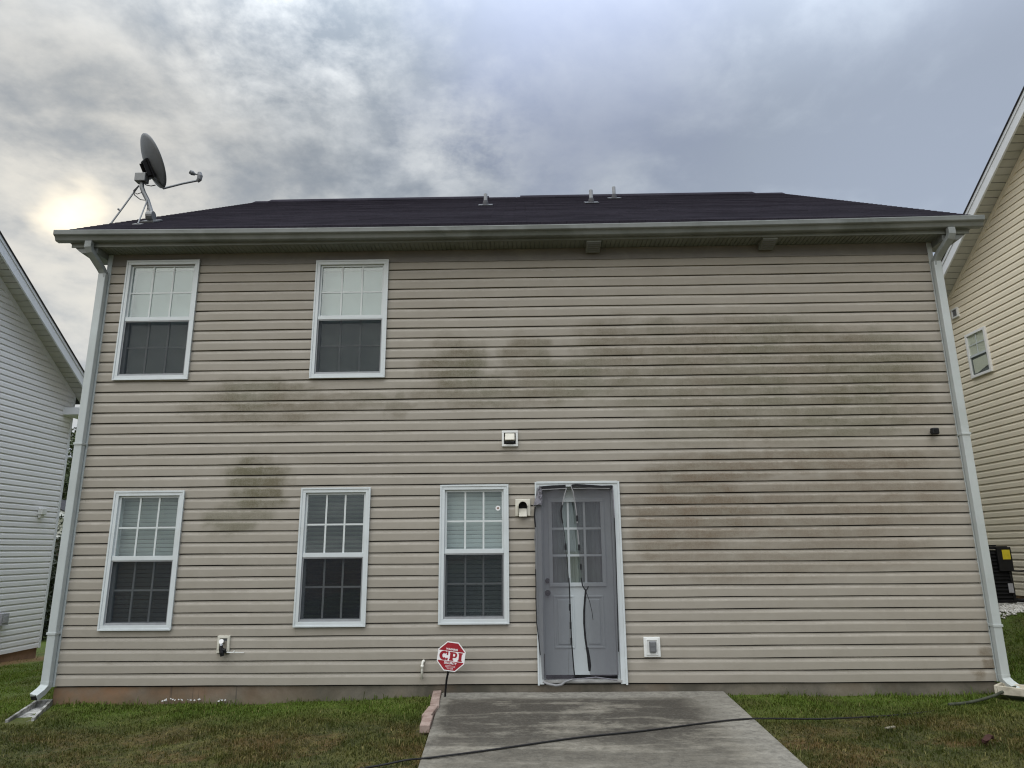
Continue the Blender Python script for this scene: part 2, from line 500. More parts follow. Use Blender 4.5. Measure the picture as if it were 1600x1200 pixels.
M = {}
M['siding'] = siding_material()
M['trim_shaded'] = simple("shaded_beige_trim", (0.15, 0.137, 0.120), 0.6, var=0.1, scale=4, dirt=(0.22, 0.21, 0.17), dirt_amt=0.5)  # beige darkened in the colour for the shade under the eave
M['sheath'] = simple("dark_sheathing", (0.03, 0.028, 0.026), 0.9)  # near-black colour adds to the shade in the lap slots
M['white_vinyl'] = simple("white_window_vinyl", (0.56, 0.60, 0.61), 0.4, var=0.04, scale=5, dirt=(0.48, 0.50, 0.48), dirt_amt=0.4)
M['sash'] = simple("white_sash_vinyl", (0.55, 0.585, 0.59), 0.4, var=0.04, scale=5)
M['grille'] = simple("white_grille_bar", (0.55, 0.585, 0.58), 0.45, var=0.03)
M['glass'] = glass_material()
M['screen'] = mesh_material("charcoal_fly_screen", (0.020, 0.024, 0.031), 0.60, 0.03)
M['screen_frame'] = simple("grey_screen_frame", (0.28, 0.29, 0.30), 0.5)
M['blind'] = simple("white_blind_slat", (0.52, 0.57, 0.58), 0.55, var=0.05, scale=3)
M['blind_mid'] = simple("grey_white_blind_slat", (0.36, 0.39, 0.385), 0.55, var=0.05, scale=3)
M['blind_pale'] = simple("pale_mini_blind_slat", (0.245, 0.305, 0.30), 0.55, var=0.08, scale=2)
M['blind_dark'] = simple("olive_grey_blind_slat", (0.135, 0.160, 0.140), 0.5, var=0.05, scale=3)
M['room'] = simple("dim_room_wall", (0.10, 0.10, 0.10), 0.9)
M['alu'] = simple("white_painted_aluminium", (0.43, 0.465, 0.46), 0.42, var=0.06, scale=3, dirt=(0.36, 0.39, 0.37), dirt_amt=0.6)
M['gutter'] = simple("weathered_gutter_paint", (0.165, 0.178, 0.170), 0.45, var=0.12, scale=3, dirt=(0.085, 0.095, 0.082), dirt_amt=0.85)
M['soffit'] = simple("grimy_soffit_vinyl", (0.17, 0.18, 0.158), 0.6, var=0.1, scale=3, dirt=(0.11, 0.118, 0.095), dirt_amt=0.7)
M['soffit_clean'] = simple("cream_soffit_vinyl", (0.50, 0.50, 0.46), 0.6, var=0.06, scale=2, dirt=(0.30, 0.31, 0.24), dirt_amt=0.5)
M['shingle'] = shingle_material("charcoal_shingle", (0.022, 0.020, 0.026), (0.040, 0.036, 0.046))
M['shingle_b'] = shingle_material("brown_grey_shingle", (0.05, 0.05, 0.055), (0.08, 0.078, 0.08))
M['found'] = concrete("foundation_concrete", (0.15, 0.135, 0.108), (0.22, 0.195, 0.158), (0.058, 0.055, 0.042), False, 0.85)
M['patio'] = concrete("patio_concrete", (0.180, 0.163, 0.130), (0.285, 0.264, 0.217), (0.036, 0.031, 0.025), True, 0.96)
M['lawn'] = lawn_material("lawn_soil", False)
M['blade'] = lawn_material("grass_blade", True)
M['white_vinyl_wall'] = vinyl("white_vinyl_siding", (0.80, 0.80, 0.80), (0.72, 0.73, 0.71), 0.25)
M['cream_vinyl_wall'] = vinyl("cream_vinyl_siding", (0.80, 0.725, 0.565), (0.68, 0.615, 0.485), 0.35)
M['white_fascia'] = simple("white_fascia_metal", (0.70, 0.72, 0.74), 0.45, var=0.04, scale=2, dirt=(0.5, 0.52, 0.5), dirt_amt=0.3)
M['clay_block'] = simple("clay_stained_block", (0.24, 0.15, 0.09), 0.9, var=0.3, scale=4)
M['door'] = simple("white_door_paint", (0.56, 0.61, 0.63), 0.45, var=0.05, scale=2, dirt=(0.5, 0.53, 0.53), dirt_amt=0.4)
M['net'] = mesh_material("grey_mesh_net", (0.085, 0.082, 0.095), 0.44, 0.07)
M['net_fold'] = simple("bunched_grey_mesh", (0.16, 0.155, 0.175), 0.8, var=0.25, scale=12)
M['black_tape'] = simple("black_edge_tape", (0.014, 0.014, 0.016), 0.6)
M['grey_tape'] = simple("pale_worn_tape", (0.21, 0.21, 0.215), 0.7, var=0.2)
M['bronze'] = simple("dark_bronze", (0.010, 0.009, 0.009), 0.4, 0.0)
M['threshold'] = simple("weathered_threshold", (0.33, 0.33, 0.32), 0.55, var=0.2, scale=10)
M['beige_plastic'] = simple("beige_plastic_block", (0.58, 0.56, 0.48), 0.5, var=0.06, scale=8, dirt=(0.36, 0.35, 0.28), dirt_amt=0.5)
M['white_plastic'] = simple("white_plastic", (0.72, 0.73, 0.71), 0.45, var=0.06, scale=8, dirt=(0.45, 0.46, 0.42), dirt_amt=0.4)
M['grey_plastic'] = simple("grey_plastic", (0.14, 0.145, 0.15), 0.45)
M['dark_hole'] = simple("dark_cavity", (0.012, 0.012, 0.012), 0.9)
M['black_plastic'] = simple("black_plastic", (0.012, 0.012, 0.013), 0.4)
M['brass'] = simple("old_chrome", (0.45, 0.46, 0.47), 0.3, 0.9)
M['pvc'] = simple("white_pvc", (0.70, 0.69, 0.63), 0.45, dirt=(0.45, 0.42, 0.33), dirt_amt=0.4)
M['dish'] = simple("grey_dish_paint", (0.105, 0.112, 0.118), 0.45, var=0.08, scale=5)
M['dish_arm'] = simple("galvanised_steel", (0.15, 0.155, 0.155), 0.45, 0.3)
M['sign_red'] = simple("deep_red_print", (0.30, 0.012, 0.022), 0.4, var=0.06)
M['sign_white'] = simple("white_sign_print", (0.80, 0.79, 0.79), 0.4, var=0.03)
M['brick'] = led_strip("faded_red_brick", (0.20, 0.135, 0.110), (0.31, 0.235, 0.20), 9.0)
M['splash_grey'] = led_strip("white_worn_concrete", (0.10, 0.097, 0.085), (0.46, 0.455, 0.43), 7.0)
M['splash_tan'] = led_strip("tan_plastic", (0.34, 0.31, 0.24), (0.52, 0.48, 0.39), 7.0)
M['cable'] = simple("black_rubber_cable", (0.016, 0.016, 0.016), 0.6)
M['hose'] = simple("mossy_black_tube", (0.055, 0.062, 0.045), 0.6, var=0.3)
M['yellow'] = simple("yellow_label", (0.62, 0.50, 0.02), 0.5)
M['label_grey'] = simple("grey_label", (0.34, 0.34, 0.36), 0.5)
M['stone'] = led_strip("white_gravel", (0.36, 0.345, 0.31), (0.72, 0.71, 0.67), 6.0)
M['leaf_a'] = leaf_material("tree_leaves", (0.018, 0.030, 0.008), (0.060, 0.085, 0.018))
M['leaf_b'] = leaf_material("shrub_leaves", (0.010, 0.015, 0.006), (0.028, 0.040, 0.012))  # shade of the gap put into these dark leaf colours
M['bark'] = simple("grey_bark", (0.07, 0.058, 0.045), 0.9, var=0.3, scale=20, bump=0.5)
M['dead_leaf'] = simple("dry_brown_leaf", (0.045, 0.022, 0.018), 0.8, var=0.4, scale=3)
M['far_brick'] = simple("shaded_brown_wall", (0.06, 0.045, 0.035), 0.9)
M['chip'] = simple("white_paint_flake", (0.5, 0.5, 0.48), 0.6)
M['flash'] = simple("dark_lead_flashing", (0.06, 0.06, 0.065), 0.6)
M['pipe_grey'] = simple("weathered_pipe", (0.27, 0.28, 0.29), 0.6)
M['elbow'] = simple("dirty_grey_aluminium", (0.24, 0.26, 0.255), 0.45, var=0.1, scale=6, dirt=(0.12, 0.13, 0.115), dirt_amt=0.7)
M['bark_pale'] = simple("weathered_wood", (0.20, 0.18, 0.13), 0.8)
M['white_bright'] = simple("clean_white_vinyl", (0.80, 0.80, 0.78), 0.4, var=0.02)
M['blind_cream'] = simple("cream_blind", (0.78, 0.74, 0.62), 0.6, var=0.03)
M['drape'] = simple("pale_curtain", (0.26, 0.28, 0.28), 0.8, var=0.06, scale=3)


# ------------------------------------------------------------------ mesh helpers
class MB:
    def __init__(self):
        self.v = []
        self.f = []

    def add(self, verts, faces):
        o = len(self.v)
        self.v += [tuple(p) for p in verts]
        self.f += [tuple(i + o for i in q) for q in faces]
        return self

    def box(self, x0, x1, y0, y1, z0, z1):
        return self.add([(x0, y0, z0), (x1, y0, z0), (x1, y1, z0), (x0, y1, z0), (x0, y0, z1), (x1, y0, z1), (x1, y1, z1), (x0, y1, z1)],
                        [(0, 3, 2, 1), (4, 5, 6, 7), (0, 1, 5, 4), (1, 2, 6, 5), (2, 3, 7, 6), (3, 0, 4, 7)])

    def obox(self, c, ax, ay, az):
        """box from a centre and three half-axis vectors"""
        c, ax, ay, az = map(Vector, (c, ax, ay, az))
        vs = [c + sx * ax + sy * ay + sz * az for sz in (-1, 1) for sx, sy in ((-1, -1), (1, -1), (1, 1), (-1, 1))]
        return self.add(vs, [(0, 3, 2, 1), (4, 5, 6, 7), (0, 1, 5, 4), (1, 2, 6, 5), (2, 3, 7, 6), (3, 0, 4, 7)])

    def prism(self, poly, axis, a, b):
        """poly: 2-D points in the two other axes (in xyz order), extruded along axis from a to b"""
        n = len(poly)

        def mk(p, t):
            q = list(p)
            q.insert('xyz'.index(axis), t)
            return tuple(q)
        vs = [mk(p, a) for p in poly] + [mk(p, b) for p in poly]
        fs = [tuple(range(n)), tuple(range(2 * n - 1, n - 1, -1))]
        fs += [(i, i + n, (i + 1) % n + n, (i + 1) % n) for i in range(n)]
        return self.add(vs, fs)

    def strip(self, prof, axis, a, b, closed=False, n=1):
        def mk(p, t):
            q = list(p)
            q.insert('xyz'.index(axis), t)
            return tuple(q)
        L = len(prof)
        vs = []
        for j in range(n + 1):
            t = a + (b - a) * j / n
            vs += [mk(p, t) for p in prof]
        fs = []
        for j in range(n):
            for i in range(L if closed else L - 1):
                i2 = (i + 1) % L
                fs.append((j * L + i, j * L + i2, (j + 1) * L + i2, (j + 1) * L + i))
        return self.add(vs, fs)

    def tube(self, pts, r, n=8, caps=True, rect=None):
        pts = [Vector(p) for p in pts]
        rs = r if hasattr(r, '__len__') else [r] * len(pts)
        up0 = Vector((0, 0, 1))
        vs, fs = [], []
        N = len(pts)
        prev = None
        for i, p in enumerate(pts):
            t_ = (pts[min(i + 1, N - 1)] - pts[max(i - 1, 0)])
            t_.normalize()
            if prev is None:
                a = t_.cross(up0 if abs(t_.z) < 0.9 else Vector((0, 1, 0)))
            else:
                a = prev - t_ * prev.dot(t_)
            a.normalize()
            prev = a
            b_ = t_.cross(a)
            if rect:
                hw, hh = rect
                for (sa, sb) in ((-1, -1), (1, -1), (1, 1), (-1, 1)):
                    vs.append(p + a * hw * sa + b_ * hh * sb)
            else:
                for k_ in range(n):
                    an = 2 * PI * k_ / n
                    vs.append(p + (a * math.cos(an) + b_ * math.sin(an)) * rs[i])
        n_ = 4 if rect else n
        for i in range(N - 1):
            for k_ in range(n_):
                k2 = (k_ + 1) % n_
                fs.append((i * n_ + k_, i * n_ + k2, (i + 1) * n_ + k2, (i + 1) * n_ + k_))
        if caps:
            fs.append(tuple(reversed(range(n_))))
            fs.append(tuple(range((N - 1) * n_, N * n_)))
        return self.add(vs, fs)

    def ring(self, x0, x1, z0, z1, w, y0, y1):
        """rectangular frame in the xz plane, butt-jointed"""
        self.box(x0, x1, y0, y1, z1 - w, z1)
        self.box(x0, x1, y0, y1, z0, z0 + w)
        self.box(x0, x0 + w, y0, y1, z0 + w, z1 - w)
        self.box(x1 - w, x1, y0, y1, z0 + w, z1 - w)
        return self

    def ball(self, c, rx, ry, rz, nu=12, nv=8):
        vs, fs = [], []
        for j in range(nv + 1):
            ph = PI * j / nv
            for i in range(nu):
                th = 2 * PI * i / nu
                vs.append((c[0] + rx * math.sin(ph) * math.cos(th), c[1] + ry * math.sin(ph) * math.sin(th), c[2] + rz * math.cos(ph)))
        for j in range(nv):
            for i in range(nu):
                i2 = (i + 1) % nu
                fs.append((j * nu + i, (j + 1) * nu + i, (j + 1) * nu + i2, j * nu + i2))
        return self.add(vs, fs)

    def build(self, name, mat, parent=None, smooth=False, bevel=0.0, kind=None):
        me = bpy.data.meshes.new(name)
        me.from_pydata(self.v, [], self.f)
        me.materials.append(mat)
        if smooth:
            for p in me.polygons:
                p.use_smooth = True
        me.update()
        o = bpy.data.objects.new(name, me)
        COL.objects.link(o)
        if parent is not None:
            o.parent = parent
            o.matrix_parent_inverse = world_of(parent).inverted()
        if bevel:
            bv = o.modifiers.new("bevel", 'BEVEL')
            bv.width = bevel
            bv.segments = 2
            bv.limit_method = 'ANGLE'
        if kind:
            o['kind'] = kind
        return o


def world_of(o):
    m = o.matrix_basis.copy()
    while o.parent is not None:
        m = o.parent.matrix_basis @ o.matrix_parent_inverse @ m
        o = o.parent
    return m


def thing(name, label, cat, loc=(0, 0, 0), group=None):
    o = bpy.data.objects.new(name, None)
    o.empty_display_size = 0.2
    o.location = loc
    COL.objects.link(o)
    o['label'] = label
    o['category'] = cat
    if group:
        o['group'] = group
    return o


def tag(o, label, cat, group=None):
    o['label'] = label
    o['category'] = cat
    if group:
        o['group'] = group
    return o


def np_mesh(name, verts, faces, mat, tint=None, parent=None, nper=3):
    """big mesh from numpy: faces (n, nper)"""
    me = bpy.data.meshes.new(name)
    nv, nf = len(verts), len(faces)
    me.vertices.add(nv)
    me.vertices.foreach_set("co", np.asarray(verts, np.float32).ravel())
    me.loops.add(nf * nper)
    me.loops.foreach_set("vertex_index", np.asarray(faces, np.int32).ravel())
    me.polygons.add(nf)
    me.polygons.foreach_set("loop_start", np.arange(0, nf * nper, nper, dtype=np.int32))
    try:
        me.polygons.foreach_set("loop_total", np.full(nf, nper, dtype=np.int32))
    except Exception:
        pass
    if tint is not None:
        at = me.attributes.new("tint", 'FLOAT', 'POINT')
        at.data.foreach_set("value", np.asarray(tint, np.float32))
    me.materials.append(mat)
    me.update(calc_edges=True)
    o = bpy.data.objects.new(name, me)
    COL.objects.link(o)
    if parent is not None:
        o.parent = parent
        o.matrix_parent_inverse = world_of(parent).inverted()
    return o


def text_mesh(body, size, mat, name, parent, mw, extrude=0.0015, bold=0.0, width=None):
    cu = bpy.data.curves.new(name, 'FONT')
    cu.body = body
    cu.size = size
    cu.align_x = 'CENTER'
    cu.align_y = 'CENTER'
    cu.extrude = extrude
    cu.offset = bold
    to = bpy.data.objects.new(name, cu)
    COL.objects.link(to)
    dg = bpy.context.evaluated_depsgraph_get()
    me = bpy.data.meshes.new_from_object(to.evaluated_get(dg))
    bpy.data.objects.remove(to)
    sx = 1.0
    if width:
        xs = [v.co.x for v in me.vertices]
        sx = width / (max(xs) - min(xs))
    me.transform(mw @ Matrix.Diagonal((sx, 1, 1, 1)))
    me.materials.clear()
    me.materials.append(mat)
    o = bpy.data.objects.new(name, me)
    COL.objects.link(o)
    o.parent = parent
    o.matrix_parent_inverse = world_of(parent).inverted()
    return o


# ------------------------------------------------------------------ terrain
def sst(a, b, x):
    t = np.clip((x - a) / (b - a), 0, 1)
    return t * t * (3 - 2 * t)


def gh(x, y):
    x = np.asarray(x, float)
    y = np.asarray(y, float)
    h = -0.195 + 0.055 * sst(1.5, 4.5, x)
    h = h - 0.26 * sst(-0.2, -4.0, x) - 0.9 * sst(-5.0, -16.0, x) - 0.10 * sst(-1.0, -4.0, x) * sst(4.0, 9.0, y)
    h = h + 0.66 * sst(10.3, 12.7, x) + 0.25 * sst(13.0, 22.0, x)
    h = h - 0.06 * sst(-0.6, -3.0, y)
    h = h + 0.018 * np.sin(x * 1.9 + 0.6 * y) * np.sin(y * 1.7 + 0.4) + 0.008 * np.sin(x * 5.1 + y * 3.3)
    return h


def build_ground():
    xs = np.unique(np.concatenate([np.linspace(-8, 18, 105), np.linspace(-400, -8, 22), np.linspace(18, 400, 22)]))
    ys = np.unique(np.concatenate([np.linspace(-9, 12, 85), np.linspace(-300, -9, 18), np.linspace(12, 500, 24)]))
    X, Y = np.meshgrid(xs, ys)
    Z = gh(X, Y)
    vs = np.stack([X.ravel(), Y.ravel(), Z.ravel()], 1)
    nx, ny = len(xs), len(ys)
    i, j = np.meshgrid(np.arange(nx - 1), np.arange(ny - 1))
    a = (j * nx + i).ravel()
    fs = np.stack([a, a + 1, a + nx + 1, a + nx], 1)
    o = np_mesh("ground", vs, fs, M['lawn'], nper=4)
    for p in o.data.polygons:
        p.use_smooth = True
    o['kind'] = "structure"


build_ground()

# patio slab
SLAB = [(4.285, -0.012), (7.325, -0.012), (7.17, -3.4), (4.45, -3.4)]
pb = MB()
_top = [(x, y, -0.082 + 0.012 * y) for x, y in SLAB]
_bot = [(x, y, -0.42) for x, y in SLAB]
pb.add(_top + _bot, [(0, 3, 2, 1), (4, 5, 6, 7), (0, 1, 5, 4), (1, 2, 6, 5), (2, 3, 7, 6), (3, 0, 4, 7)])
patio = pb.build("patio", M['patio'], bevel=0.018)
patio['kind'] = "structure"

# ------------------------------------------------------------------ the main house
HW = 10.284          # wall width
HD = 10.4            # house depth
ZS = 5.081           # soffit height
RS = 0.6079          # roof rise over run
RY, RZ = 5.0, 8.52   # ridge
house = thing("house", "two-storey house with mildew-stained beige siding, five windows and a grey-netted back door", "house", (5.14, 0, 0))

# window outlines: x0, x1, z0, z1, meeting rail height, blind style
WINS = [
    (0.252, 1.162, 3.445, 4.985, 4.220, 'closed'),
    (2.645, 3.545, 3.438, 4.948, 4.206, 'closed'),
    (0.457, 1.267, 0.580, 2.106, 1.354, 'half'),
    (2.635, 3.430, 0.603, 2.121, 1.372, 'open'),
    (4.244, 5.019, 0.620, 2.138, 1.400, 'bunched'),
]
DX0, DX1, DZ1 = 5.335, 6.287, 2.165
OPEN = [(x0 + 0.02, x1 - 0.02, z0 + 0.02, z1 - 0.02) for (x0, x1, z0, z1, *_) in WINS]
OPEN.append((DX0 + 0.02, DX1 - 0.02, -0.1, DZ1 - 0.02))

# sheathing behind the siding, boxes round the openings
sb = MB()
gx = sorted({0.0, HW} | {v for o_ in OPEN for v in o_[:2]})
gz = sorted({0.0, 5.2} | {max(0.0, v) for o_ in OPEN for v in o_[2:]})
for i in range(len(gx) - 1):
    for j in range(len(gz) - 1):
        mxx, mzz = (gx[i] + gx[i + 1]) / 2, (gz[j] + gz[j + 1]) / 2
        if not any(a < mxx < b and c < mzz < e for a, b, c, e in OPEN):
            sb.box(gx[i], gx[i + 1], 0.016, 0.11, gz[j], gz[j + 1])
sb.build("wall_sheathing", M['sheath'], house)

# Dutch-lap boards, outward is -y; (y, z) from the top of a course to its butt
PROF = [(0.0145, HC - 0.0095), (-0.003, HC - 0.0105), (-0.0042, HC * 0.82), (-0.0105, HC * 0.70), (-0.0150, HC * 0.60), (-0.0172, 0.003), (-0.0165, 0.0), (0.0145, 0.0)]


def clip_prof(prof, lo, hi):
    """clip an open (y,z) polyline that runs downwards to lo<=z<=hi"""
    out = []
    for (a, b) in zip(prof[:-1], prof[1:]):
        (ya, za), (yb, zb) = a, b
        if za < zb:
            za, zb, ya, yb = zb, za, yb, ya
            flip = True
        else:
            flip = False
        if zb > hi or za < lo:
            continue
        if za > hi:
            f = (za - hi) / (za - zb)
            ya, za = ya + (yb - ya) * f, hi
        if zb < lo:
            f = (zb - lo) / (zb - za) if za != zb else 0
            yb, zb = yb + (ya - yb) * f, lo
        seg = [(yb, zb), (ya, za)] if flip else [(ya, za), (yb, zb)]
        for p in seg:
            if not out or (abs(out[-1][0] - p[0]) + abs(out[-1][1] - p[1])) > 1e-7:
                out.append(p)
    return out


FRIEZE_Z = 4.925
SEAMS = {}
rs_ = random.Random(3)
ncourse = 39
for c in range(ncourse):
    z0 = c * HC
    ztop = min(z0 + HC, FRIEZE_Z + 0.02)
    if c % 2 == 0:
        off = rs_.uniform(0.4, 3.4)
        seams = [s for s in (off, off + 3.55, off + 7.1) if 0.4 < s < HW - 0.4]
    cuts = sorted({0.035, HW - 0.035} | set(seams) | {v for o_ in OPEN for v in o_[:2]})
    runs, cur = [], []
    for a, b in zip(cuts[:-1], cuts[1:]):
        mid = (a + b) / 2
        zr = [(z0, ztop)]
        for (xa, xb, za, zb) in OPEN:
            if xa < mid < xb:
                nz = []
                for lo, hi in zr:
                    if zb <= lo or za >= hi:
                        nz.append((lo, hi))
                    else:
                        if za - lo > 0.004:
                            nz.append((lo, za))
                        if hi - zb > 0.004:
                            nz.append((zb, hi))
                zr = nz
        if not zr or a in seams:
            if cur:
                runs.append(cur)
            cur = []
        if zr:
            cur.append((a, b, zr))
    if cur:
        runs.append(cur)
    for run in runs:
        mb = MB()
        jz = rs_.uniform(-0.0008, 0.0008)
        jy = rs_.uniform(-0.0012, 0.0003)
        # merge equal neighbours
        merged = [list(run[0])]
        for a, b, zr in run[1:]:
            if zr == merged[-1][2]:
                merged[-1][1] = b
            else:
                merged.append([a, b, zr])
        for a, b, zr in merged:
            for lo, hi in zr:
                pr = clip_prof(PROF, lo - z0 - 1e-6, hi - z0 + 1e-6)
                if len(pr) > 1:
                    a2 = a - (0.02 if a in seams else 0.0)
                    jj = jy - (0.0016 if a in seams else 0.0)
                    nv0 = len(mb.v)
                    mb.strip([(y + jj, z + z0 + jz) for y, z in pr], 'x', a2, b, n=max(1, int((b - a2) / 0.22)))
                    for iv in range(nv0, len(mb.v)):
                        vx, vy, vz = mb.v[iv]
                        mb.v[iv] = (vx, vy + 0.0011 * math.sin(vx * 3.1 + c * 2.3), vz + 0.0016 * math.sin(vx * 1.35 + c * 0.55) + 0.0012 * math.sin(vx * 4.3 + c * 1.9))
        if mb.v:
            mb.build("siding_board", M['siding'], house)

# corner posts, starter shadow, frieze
for x0, x1 in ((-0.012, 0.046), (HW - 0.046, HW + 0.012)):
    MB().box(x0, x1, -0.024, 0.06, -0.005, ZS - 0.003).build("corner_post", M['alu'], house, bevel=0.003)
MB().box(0.046, HW - 0.046, -0.014, 0.016, FRIEZE_Z, ZS - 0.002).box(0.046, HW - 0.046, -0.020, -0.014, FRIEZE_Z - 0.002, FRIEZE_Z + 0.012).build("frieze_board", M['trim_shaded'], house)
MB().box(0.05, HW - 0.05, 0.016, 0.115, -0.014, -0.002).build("starter_shadow", M['sheath'], house)  # dark strip drawn in as the shadow under the bottom course
fb = MB()
fb.box(0.03, HW - 0.03, 0.004, 0.2, -0.9, -0.015)
fb.box(0.03, 0.23, 0.2, HD, -1.3, -0.015)
fb.box(HW - 0.23, HW - 0.03, 0.2, HD, -1.3, -0.015)
fb.build("foundation", M['found'], house)
# side and back walls with gable tops (seen only at a glance from the front)
for xx in ((0.0, 0.11), (HW - 0.11, HW)):
    MB().prism([(0.112, -0.012), (HD, -0.012), (HD, 5.2), (RY, RZ - 0.1), (0.112, 5.4)], 'x', *xx).build("side_wall", M['siding'], house)
MB().box(0.112, HW - 0.112, HD - 0.11, HD - 0.001, -0.012, 5.2).build("back_wall", M['trim_shaded'], house)
MB().box(0.2, HW - 0.2, 1.6, 1.7, 0.0, 5.0).build("inner_wall", M['room'], house)
MB().box(0.2, HW - 0.2, 0.12, 1.59, 2.42, 2.72).box(0.2, HW - 0.2, 0.12, 1.59, 0.0, 0.06).build("floor_deck", M['room'], house)

# ---- roof: stepped shingle courses on both slopes
X0R, X1R = -0.34, HW + 0.34


def roof_profile(flip=False):
    n = 44
    ys, ye = -0.335, RY
    p = []
    rq = random.Random(4)
    for i in range(n):
        hh_ = rq.uniform(0.0065, 0.0085)
        for f, dz_ in ((0.0, hh_), (0.999, 0.0)):
            t = (i + f) / n
            y = ys + (ye - ys) * t
            p.append((y, 5.272 + RS * (y + 0.33) + dz_ + 0.012))
    p += [(RY, RZ - 0.05), (ys, 5.245)]
    if flip:
        p = [(2 * RY - y, z) for y, z in p]
    return p


def roof_mesh(flip):
    pr = roof_profile(flip)
    return MB().strip(pr, 'x', X0R, X1R, closed=True).add([(X0R, y, z) for y, z in pr], [tuple(range(len(pr)))]).add([(X1R, y, z) for y, z in pr], [tuple(range(len(pr)))])


roof = roof_mesh(False).build("roof", M['shingle'], house)
roof_mesh(True).build("roof", M['shingle'], house)


def roof_z(y):
    return 5.284 + RS * (y + 0.33)


cap = MB()
xx = X0R
while xx < X1R - 0.01:
    x2 = min(xx + 0.21, X1R)
    cap.prism([(RY - 0.15, roof_z(RY - 0.15) + 0.008), (RY, RZ + 0.030), (RY + 0.15, roof_z(RY - 0.15) + 0.008), (RY + 0.15, roof_z(RY - 0.15) - 0.02), (RY - 0.15, roof_z(RY - 0.15) - 0.02)], 'x', xx, x2 - 0.004)
    xx = x2
cap.build("ridge_cap", M['shingle'], roof)
for a, b in ((0.0, 4.55), (5.2, 10.0)):
    MB().prism([(RY - 0.2, roof_z(RY - 0.2) + 0.012), (RY - 0.19, roof_z(RY - 0.19) + 0.035), (RY, RZ + 0.060), (RY + 0.19, roof_z(RY - 0.19) + 0.035), (RY + 0.2, roof_z(RY - 0.2) + 0.012)], 'x', a, b).build("ridge_vent", M['shingle'], roof)
for x, y, h, r in ((4.605, 2.74, 0.22, 0.031), (6.44, 2.94, 0.25, 0.033), (7.02, 4.13, 0.25, 0.033)):
    z = roof_z(y)
    MB().tube([(x, y, z - 0.05), (x, y, z + h)], r, 12).build("vent_pipe", M['pipe_grey'], roof)
    MB().tube([(x, y, z - 0.02), (x, y, z + 0.05), (x, y, z + 0.09)], [0.055, 0.05, 0.042], 12).obox((x, y - 0.02, z + 0.006), (0.12, 0, 0), (0, 0.14, 0.14 * RS), (0, -0.004, 0.006)).build("pipe_flashing", M['flash'], roof)

# rake boards and boxed eave returns at both gable ends
for s in (-1, 1):
    xb = (-0.335, -0.31) if s < 0 else (HW + 0.31, HW + 0.335)
    MB().prism([(-0.25, roof_z(-0.25) - 0.19), (-0.25, roof_z(-0.25) - 0.045), (RY, RZ - 0.055), (RY, RZ - 0.20)], 'x', *xb).prism([(2 * RY + 0.25, roof_z(-0.25) - 0.19), (2 * RY + 0.25, roof_z(-0.25) - 0.045), (RY, RZ - 0.055), (RY, RZ - 0.20)], 'x', *xb).build("rake_board", M['gutter'], house)
    poly = [(-0.42, 5.24), (-0.42, 5.185), (-0.24, 5.03), (-0.205, 5.005), (-0.016, 5.005), (-0.016, 5.24)]
    if s > 0:
        poly = [(HW - x, z) for x, z in poly]
    MB().prism(poly, 'y', -0.247, 0.12).build("eave_return", M['gutter'], house, bevel=0.004)

# soffit with its grooves, fascia, gutter
so = MB()
pr = []
x = -0.01
while x < HW + 0.01:
    pr += [(x, ZS), (x + 0.044, ZS), (x + 0.047, ZS + 0.007), (x + 0.052, ZS + 0.007), (x + 0.055, ZS)]
    x += 0.055
so.strip([(a, b) for a, b in pr], 'y', -0.25, 0.02)
so.box(-0.01, HW + 0.01, -0.25, 0.02, ZS + 0.012, ZS + 0.02)
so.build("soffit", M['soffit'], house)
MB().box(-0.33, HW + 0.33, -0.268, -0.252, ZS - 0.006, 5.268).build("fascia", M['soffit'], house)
GP = [(-0.270, 5.238), (-0.270, 5.118), (-0.330, 5.118), (-0.342, 5.126), (-0.352, 5.150), (-0.362, 5.166), (-0.384, 5.176), (-0.392, 5.186), (-0.394, 5.226), (-0.394, 5.238), (-0.376, 5.238), (-0.376, 5.230), (-0.386, 5.228), (-0.384, 5.190), (-0.360, 5.176), (-0.344, 5.156), (-0.334, 5.128), (-0.274, 5.126), (-0.274, 5.238)]


def sag(p, xx):
    return (p[0], p[1] - 0.020 + 0.034 * ((xx - 5.12) / 5.6) ** 2)


gm = MB()
nseg = 24
L = len(GP)
gvs, gfs = [], []
for j in range(nseg + 1):
    xx = -0.49 + (10.74 + 0.49) * j / nseg
    gvs += [(xx, *sag(p, xx)) for p in GP]
for j in range(nseg):
    for i in range(L):
        i2 = (i + 1) % L
        gfs.append((j * L + i, j * L + i2, (j + 1) * L + i2, (j + 1) * L + i))
gm.add(gvs, gfs)
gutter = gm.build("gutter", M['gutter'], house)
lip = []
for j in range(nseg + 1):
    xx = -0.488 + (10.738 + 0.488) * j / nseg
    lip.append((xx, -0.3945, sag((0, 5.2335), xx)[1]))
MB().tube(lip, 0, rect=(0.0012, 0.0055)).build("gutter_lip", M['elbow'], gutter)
for xx in (2.55, 7.9):
    MB().prism([sag((p[0] - 0.0015 if p[0] < -0.3 else p[0], p[1]), xx) for p in GP[1:10]], 'x', xx, xx + 0.07).build("seam_joint", M['gutter'], gutter)
for xx in (-0.49, 10.74):
    w = 0.004 if xx > 0 else -0.004
    MB().prism([sag(p, xx) for p in GP[:10]], 'x', xx, xx + w).build("end_cap", M['gutter'], gutter)


